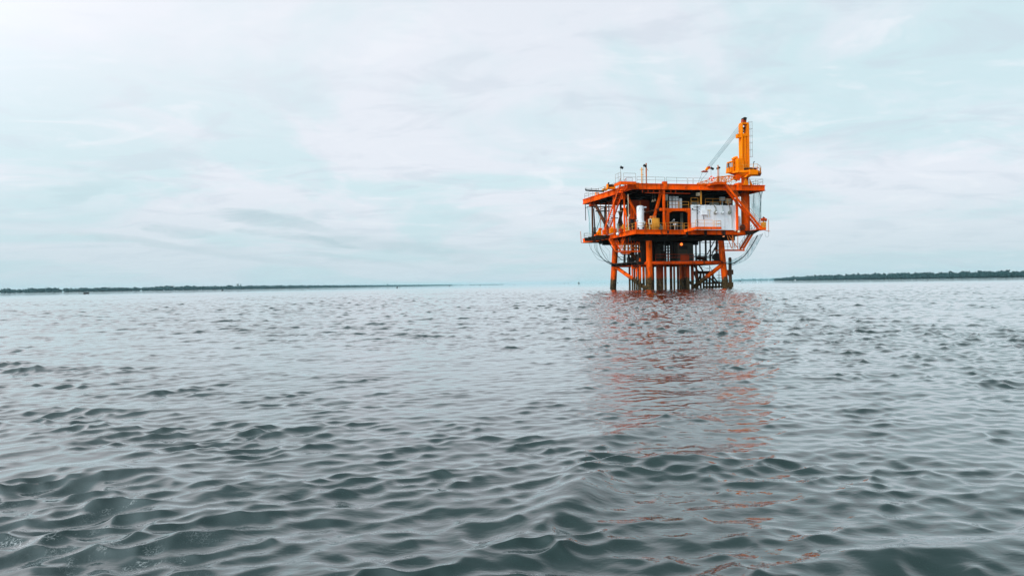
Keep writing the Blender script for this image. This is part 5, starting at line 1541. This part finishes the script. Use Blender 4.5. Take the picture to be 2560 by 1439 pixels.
solo('hanging_pole', MB().tube(A(1463.2, 507, uBL.y - .5), A(1464.3, 551, uBL.y - .5), 0.075).tube(A(1464.5, 519.5, uBL.y - .5), A(1470, 516.5, uBL.y - .5), 0.05).tube(A(1470, 516.5, uBL.y - .5), A(1500, 516.5, uBL.y - .5), 0.06), BLACK, 'dark vertical pole hanging below the left corner of the upper deck', 'pole', A(1464, 551, uBL.y - .5))
solo('black_hose', MB().path(bez([A(1496, 604, 15), A(1502, 622, 15), A(1511, 640, 15.5), A(1521, 653, 16.5), A(1533, 659, 18), A(1548, 658.5, 17)], 8), 0.042, 8), BLACK,
     'black hose sagging from the left edge of the main deck to the far left leg', 'hose', A(1521, 655, 16))
solo('black_hose', MB().path(bez([A(1522, 606, 14), A(1528, 616, 14), A(1537, 628, 15), A(1546, 642, 16), A(1556, 650, 16)], 8), 0.07, 8), BLACK,
     'short black hose from under the left staircase to the cellar deck', 'hose', A(1546, 645, 16))
rp = Thing('rope_bundle', 'bundle of thin teal ropes sagging under the left corner of the main deck', 'rope', A(1500, 650, 16))
for i, (x0_, x1_, yb, rr_) in enumerate(((1472, 1484, 630, 0.03), (1485, 1500, 640, 0.035), (1489, 1507, 646, 0.035), (1492, 1510, 651, 0.03), (1500, 1516, 636, 0.025), (1510, 1524, 630, 0.02), (1477, 1496, 648, 0.022))):
    rp.part('rope', MB().path(bez([A(x0_, 604, 17), A(x0_ + 3, 604 + (yb - 604) * 0.5, 17), A(x1_, yb, 17), A(1520 + i, 655 + (i % 3) * 2, 17.5), A(1534, 659 + (i % 3), 18)], 8), rr_, 5), ROPE)

# ------------------------------------------------------------------ far shores
def shore_point(px, dist):
    d = ray(px, CY)
    d = Vector((d.x, d.y, 0)); d *= dist / d.y
    return Vector((d.x, d.y, 0))


def clump(mb, c, rx, rz, r_, seg=7, rings=5):
    """one ragged mass of leaves: a lumpy shell with an uneven outline"""
    vs = []; fs = []
    for j in range(rings + 1):
        p = math.pi * j / rings
        for i in range(seg):
            w = 2 * math.pi * (i + 0.5 * (j % 2)) / seg
            k = r_.uniform(0.72, 1.22)
            vs.append((c.x + math.sin(p) * math.cos(w) * rx * k, c.y + math.sin(p) * math.sin(w) * rx * k, c.z - math.cos(p) * rz * r_.uniform(0.8, 1.2)))
    for j in range(rings):
        for i in range(seg):
            fs.append((j * seg + i, j * seg + (i + 1) % seg, (j + 1) * seg + (i + 1) % seg, (j + 1) * seg + i))
    mb.add(vs, fs, False)


def leaves(mb, c, rx, rz, r_, n, s):
    """loose leaf tufts round a clump so its edge is open"""
    for _ in range(n):
        w = r_.uniform(0, 6.283); p = r_.uniform(0.0, math.pi)
        q = Vector((c.x + math.sin(p) * math.cos(w) * rx * 1.15, c.y + math.sin(p) * math.sin(w) * rx * 1.15, c.z + math.cos(p) * rz * 1.15))
        d = Vector((r_.uniform(-1, 1), r_.uniform(-1, 1), r_.uniform(-0.6, 1))) * s
        e = Vector((r_.uniform(-1, 1), r_.uniform(-1, 1), r_.uniform(-1, 1))) * s
        mb.add([q - d, q + e, q + d, q - e * 0.7], [(0, 1, 2, 3)])


def wood(name, label, line, step, rows, seed, sparse_from=None):
    r_ = random.Random(seed)
    mb = MB()
    pts = [(shore_point(px, dist), h) for px, dist, h in line]
    for (a, ha), (b, hb_) in zip(pts[:-1], pts[1:]):
        L = (b - a).length
        n = max(1, int(L / step))
        back = Vector((a.x, a.y, 0)).normalized()
        for i in range(n):
            t = (i + r_.random() * 0.7) / n
            h = ha + (hb_ - ha) * t
            hv = h * (1 + 0.13 * math.sin(i * 0.7 + seed) * math.sin(i * 0.23))
            for k in range(rows):
                c = a.lerp(b, t) + back * (k * step * 0.9 + r_.uniform(-2, 2)) + Vector((r_.uniform(-3, 3), 0, 0))
                hh = hv * r_.uniform(0.74, 1.06) * (0.62 if k == 0 else 1.0)
                rx = step * r_.uniform(0.55, 0.95)
                clump(mb, Vector((c.x, c.y, hh * 0.46)), rx, hh * 0.5, r_)
                leaves(mb, Vector((c.x, c.y, hh * 0.55)), rx, hh * 0.46, r_, 8, step * 0.16)
    me = mb.mesh(name, LEAF)
    o = bpy.data.objects.new(name, me)
    COL.objects.link(o)
    o['kind'] = 'stuff'; o['label'] = label; o['category'] = 'woodland'
    return o
right_line = [(1938, 2750, 7.0), (1960, 2600, 10.0), (1985, 2450, 12.0), (2050, 2230, 14.0), (2120, 2030, 15.5), (2240, 1800, 14.5), (2380, 1560, 13.5), (2560, 1350, 13.0), (2850, 1150, 13.0), (3200, 1000, 13.0)]
left_line = [(-700, 1700, 13.4), (-250, 1950, 13.4), (0, 2150, 13.4), (188, 2300, 13.4), (330, 2500, 13.4), (420, 2600, 15.9), (600, 2950, 14.6), (800, 4300, 14.6), (950, 6200, 14.0), (1100, 9000, 13.4), (1130, 9600, 12.2)]
wood('mangrove_wood', 'dark green mangrove wood along the right shore', right_line, 8.0, 4, 5)
wood('mangrove_wood', 'long low teal wood along the left shore', left_line, 15.0, 3, 9)
wood('mangrove_wood', 'pale hazy wood on the far shore right of the platform', [(1690, 13600, 16), (1760, 13400, 24), (1835, 13200, 30), (1860, 13000, 36), (1945, 12600, 42), (2010, 12400, 42)], 50.0, 2, 12)
wood('mangrove_wood', 'broken line of far treetops at the end of the left shore', [(1126, 10300, 9), (1158, 10800, 8)], 40, 1, 3)
wood('mangrove_wood', 'thin line of farthest treetops just left of the open horizon', [(1206, 11200, 11), (1258, 11600, 12)], 40, 1, 4)
wood('mangrove_wood', 'faint line of treetops between the two farthest clumps of the left shore', [(1164, 10900, 8), (1200, 11000, 9)], 55, 1, 8)


def interp(line, px):
    for (x0, d0, h0), (x1, d1, h1) in zip(line[:-1], line[1:]):
        if x0 <= px <= x1:
            t = (px - x0) / (x1 - x0)
            return d0 + (d1 - d0) * t, h0 + (h1 - h0) * t
    return line[-1][1], line[-1][2]


def emergent(px, extra, w, line, label, seed):
    """a tree whose crown stands above the wood"""
    r_ = random.Random(seed)
    dist, h = interp(line, px)
    b = shore_point(px, dist + 14)
    H = h * 0.95 + extra * dist / F_PX
    wm = w * dist / F_PX / 2
    t = Thing('shore_tree', label, 'tree', b, 'single trees standing above the shore woods', rig=False)
    tk = MB().tube((0, 0, -0.5), (0.3, 0, H * 0.6), 0.5, 0.28, n=8)
    for k in range(3):
        a = r_.uniform(0, 6.28)
        tk.tube((0.25, 0, H * 0.55), (math.cos(a) * wm * 0.6, math.sin(a) * wm * 0.6, H * 0.82), 0.22, 0.1, n=6)
    t.part('trunk', tk, BARK)
    cr = MB()
    for k in range(7):
        a = r_.uniform(0, 6.28); q = r_.uniform(0.1, 0.75) * wm
        c = Vector((math.cos(a) * q, math.sin(a) * q, H * r_.uniform(0.66, 0.9)))
        clump(cr, c, wm * 0.42, wm * 0.36, r_); leaves(cr, c, wm * 0.5, wm * 0.42, r_, 14, wm * 0.13)
    t.part('crown', cr, LEAF)
TREES = [(1984.5, 4.0, 5.0, 'lone round tree standing above the low tip of the right shore wood'),
         (2019, 4.2, 6.5, 'pointed tree beside the white boat on the right shore'),
         (2038, 3.8, 9.0, 'broad lumpy tree a little right of the pointed tree on the right shore'),
         (2052, 2.5, 7.0, 'smaller tree right of the broad lumpy tree on the right shore'),
         (2075, 2.0, 9.0, 'wide low tree crown in the first half of the right shore'),
         (2117, 3.6, 8.0, 'twin topped tree in the middle of the right shore'),
         (2146, 4.0, 7.0, 'tall round tree in the middle of the right shore'),
         (2163, 2.4, 6.0, 'small tree just right of the tall round tree on the right shore'),
         (2187, 4.6, 8.0, 'tallest pointed tree on the right shore'),
         (2213, 2.2, 9.0, 'low wide crown right of the tallest pointed tree'),
         (2245, 2.6, 9.0, 'rounded tree past the middle of the right shore'),
         (2272, 3.4, 8.0, 'broad pale topped tree on the right shore'),
         (2312, 2.6, 9.0, 'rounded tree in the right part of the right shore'),
         (2326, 2.8, 8.0, 'tree with a flat crown towards the right end of the shore'),
         (2377, 4.5, 9.0, 'tall tree near the right end of the right shore'),
         (2450, 3.5, 10.0, 'broad tree close to the right edge of the picture'),
         (2520, 4.2, 10.0, 'last tall tree at the right edge of the picture')]
for i, (px, ex, w, lb_) in enumerate(TREES):
    emergent(px, ex, w, right_line, lb_, 40 + i)
for i, (px, ex, w, lb_) in enumerate(((336, 1.6, 5, 'small tree above the left shore wood near the left edge'), (538, 2.0, 5, 'small tree above the left shore wood left of the pale towers'), (704, 2.0, 6, 'tree with a pointed top on the left shore right of the pale towers'), (969, 2.6, 5, 'far lone tree where the left shore thins out'))):
    emergent(px, ex, w, left_line, lb_, 70 + i)


# ------------------------------------------------------------------ buildings on the left shore
def tower(px, w, top_px, dist, label, seed):
    b = shore_point(px, dist)
    k = dist / F_PX
    W = w * k; H = 13.5 + top_px * k
    t = Thing('tower_block', label, 'tower', b, rig=False)
    body = t.part('tower_body', MB().box((-W / 2, -W / 2, 0), (W / 2, W / 2, H)), CONCRETE)
    t.part('roof_tank', MB().box((-W / 4, -W / 4, H), (W / 5, W / 4, H + 1.6)), CONCRETE)
    for i in range(4):
        z = 3 + i * (H - 5) / 4
        t.part('window', MB().box((-W * 0.38, -W / 2 - 0.06, z), (W * 0.38, -W / 2 - 0.005, z + 1.4)), DARK, body)
tower(594.5, 4.2, 5.2, 2990, 'wider of the two pale concrete towers on the left shore', 1)
tower(602, 1.8, 4.6, 2990, 'narrow pale concrete tower beside the wider tower on the left shore', 2)


def hall(px, w, hgt, dist, label, zlift=0.0):
    b = shore_point(px, dist)
    k = dist / F_PX
    W = w * k; H = hgt
    t = Thing('warehouse', label, 'warehouse', b, rig=False)
    wl2 = t.part('wall', MB().box((-W / 2, 0, 0), (W / 2, 12, H)), CONCRETE)
    ro = MB().add([(-W / 2 - 0.5, -0.6, H), (W / 2 + 0.5, -0.6, H), (W / 2 + 0.5, 12.6, H), (-W / 2 - 0.5, 12.6, H), (-W / 2 - 0.5, 6, H + 2.5), (W / 2 + 0.5, 6, H + 2.5)],
                  [(0, 1, 5, 4), (2, 3, 4, 5), (0, 4, 3), (1, 2, 5), (0, 3, 2, 1)])
    t.part('roof', ro, ROOFGREY)
    for s in (-0.3, 0.0, 0.3):
        t.part('door', MB().box((W * s - 1.2, -0.06, 0), (W * s + 1.2, -0.005, 4)), DARK, wl2)
hall(427, 6.5, 15.5, 2690, 'pale roofed warehouse showing through the left shore wood')
hall(403, 3.0, 14.5, 2660, 'smaller pale warehouse left of the bigger one on the left shore')
hall(549, 6.0, 13.0, 2930, 'grey roofed warehouse on the left shore left of the pale towers')


# ------------------------------------------------------------------ boats and buoys
def hull_mb(L, B, H, sheer=0.25, n=9):
    mb = MB(); rows = []
    for i in range(n):
        t = i / (n - 1); x = (t - 0.5) * L
        w = B / 2 * (1 - abs(2 * t - 1) ** 2.6) + 0.03 * B
        z = H * (1 + sheer * abs(2 * t - 1) ** 2)
        rows.append([(x, -w, z), (x * 0.93, -w * 0.72, -0.15 * H), (x * 0.93, w * 0.72, -0.15 * H), (x, w, z), (x * 0.95, w * 0.86, z - 0.12 * H), (x * 0.93, w * 0.6, 0.25 * H), (x * 0.93, -w * 0.6, 0.25 * H), (x * 0.95, -w * 0.86, z - 0.12 * H)])
    m = 8
    vs = [p for r in rows for p in r]
    fs = [(i * m + j, (i + 1) * m + j, (i + 1) * m + (j + 1) % m, i * m + (j + 1) % m) for i in range(n - 1) for j in range(m)]
    fs += [tuple(range(m)), tuple(range((n - 1) * m, n * m))[::-1]]
    mb.add(vs, fs, False)
    return mb


proto = {}
def skiff(px, dist, L, label, rot=0.0, group='small dark boats off the left shore', H=0.55, B=None):
    b = shore_point(px, dist)
    t = Thing('skiff', label, 'boat', b, group, rig=False, rot=rot)
    hl = t.part('hull', hull_mb(L, B or L * 0.24, H), HULLDARK)
    for s in (-0.22, 0.18):
        t.part('thwart', MB().box((L * s - 0.12, -L * 0.09, H * 0.72), (L * s + 0.12, L * 0.09, H * 0.80)), HULLDARK, hl)
    return t
t = skiff(215, 318, 2.45, 'low dark open boat closest to the left edge, well off the shore', 0.12, H=0.5, B=1.1)
t.part('outboard', MB().box((1.05, -0.15, 0.30), (1.32, 0.15, 0.72)), BLACK)
t.part('cargo', MB().box((-0.95, -0.3, 0.30), (-0.5, 0.3, 0.66)), BLACK)
for px, dist, L, lb_ in ((197, 1650, 8.0, 'dark boat lying close under the shore at the left edge'), (329, 1700, 6.0, 'dark boat under the left shore, first right of the open boat'),
                         (507, 1700, 4.0, 'tiny dark boat under the left shore before the warehouse roofs'), (535, 1700, 4.5, 'left one of a close pair of dark boats by the left shore buoy'), (541, 1700, 3.6, 'right one of a close pair of dark boats by the left shore buoy'),
                         (605.5, 1750, 3.6, 'tiny dark boat under the pale towers'), (632, 1750, 2.6, 'tiny dark boat just right of the pale towers'), (706, 1800, 5.0, 'longer dark boat under the pointed tree of the left shore'), (711.5, 1800, 3.6, 'shorter dark boat touching the longer one under the pointed tree'),
                         (770, 2000, 4.2, 'dark boat where the left shore begins to thin'), (845, 2200, 4.2, 'dark boat farther along the thinning left shore'),
                         (1124, 1600, 3.2, 'tiny dark boat at the broken end of the left shore'), (1200.5, 1700, 3.4, 'tiny dark boat below the farthest treetops'), (1286, 2400, 3.0, 'speck of a boat at the very end of the left shore')):
    skiff(px, dist, L, lb_, random.uniform(-0.3, 0.3), H=1.5)
for px, lb_ in ((1848, 'left one of two small boats right of the mooring pile'), (1851.6, 'right one of two small boats right of the mooring pile')):
    skiff(px, 1500, 2.4, lb_, 0.1, 'two small boats right of the mooring pile', H=1.2)
skiff(1544.5, 2600, 3.6, 'speck of a boat on the horizon just right of the far left leg', 0.0, 'boats on the horizon', H=2.0)


def buoy(px, dist, label):
    b = shore_point(px, dist)
    t = Thing('mooring_buoy', label, 'buoy', b, 'dark mooring buoys', rig=False)
    t.part('float', MB().lathe((0, 0, -0.3), [(0.3, 0), (0.55, 0.25), (0.58, 0.75), (0.42, 1.1), (0.15, 1.22)], 16), HULLDARK)
    t.part('lifting_eye', MB().torus((0, 0, 1.0), 0.12, 0.03, (0, 1, 0), 12, 6), HULLDARK)
buoy(555.8, 520, 'round dark buoy off the left shore near the close pair of boats')
buoy(993, 540, 'round dark buoy alone in front of the thin part of the left shore')

# tug on the horizon
b = shore_point(1447, 4200)
tug = Thing('tugboat', 'dark hulled tugboat with a mast on the horizon left of the platform', 'tugboat', b, rig=False, rot=R(65))
hl = tug.part('hull', hull_mb(26, 11, 4.2, 0.3), HULLDARK)
wh = tug.part('wheelhouse', MB().box((-4, -3.4, 3.2), (6, 3.4, 7.0)).box((0, -2.6, 7.0), (5, 2.6, 9.6)), CONCRETE)
tug.part('window_band', MB().box((-0.02, -2.62, 7.9), (5.02, 2.62, 8.9)), DARK, wh)
tug.part('funnel', MB().tube((-3, 0, 7), (-3, 0, 11), 1.0, n=12), DARK)
tug.part('mast', MB().tube((2, 0, 9.6), (2, 0, 19.5), 0.35, 0.2, n=8).beam((2, -2, 14.5), (2, 2, 14.5), 0.25, 0.25), DARK)
for px, dist, L, lb_ in ((1410.5, 9500, 26, 'faint grey ship on the horizon, the longer of two left of the tugboat'), (1421.5, 10200, 15, 'faint grey ship on the horizon, the shorter of two left of the tugboat')):
    t = Thing('cargo_ship', lb_, 'ship', shore_point(px, dist), 'faint ships on the horizon', rig=False)
    t.part('hull', hull_mb(L, L * 0.2, 5, 0.2), HULLDARK)
    t.part('deckhouse', MB().box((L * 0.2, -2, 4.2), (L * 0.38, 2, 9)).box((L * 0.26, -0.7, 9), (L * 0.31, 0.7, 12)), CONCRETE)
# white cabin boat under the right shore
t = Thing('cabin_boat', 'small white cabin boat close under the tip of the right shore', 'boat', shore_point(1988, 1700), rig=False, rot=0.4)
hl = t.part('hull', hull_mb(4.6, 1.8, 1.0), WHITE)
cbn_ = t.part('cabin', MB().box((-0.8, -0.7, 0.8), (1.2, 0.7, 2.4)).box((-1.0, -0.8, 2.4), (1.4, 0.8, 2.5)), WHITE)
t.part('cabin_window', MB().box((-0.6, -0.73, 1.5), (1.0, -0.702, 2.1)), DARK, cbn_)

# ------------------------------------------------------------------ haze over the river
def build_haze():
    mb = MB().box((-14500, -14500, -1.6), (14500, 14500, 34.0))
    m = bpy.data.materials.new('haze_air')
    m.use_nodes = True
    t = NT(m.node_tree)
    pv = t.n('ShaderNodeVolumePrincipled', {'Color': (0.45, 0.80, 0.89, 1), 'Density': 0.000045, 'Anisotropy': 0.0})
    t.n('ShaderNodeOutputMaterial', {'Volume': pv.outputs[0]})
    me = mb.mesh('haze', m)
    o = bpy.data.objects.new('haze', me)
    COL.objects.link(o)
    o['kind'] = 'stuff'
build_haze()
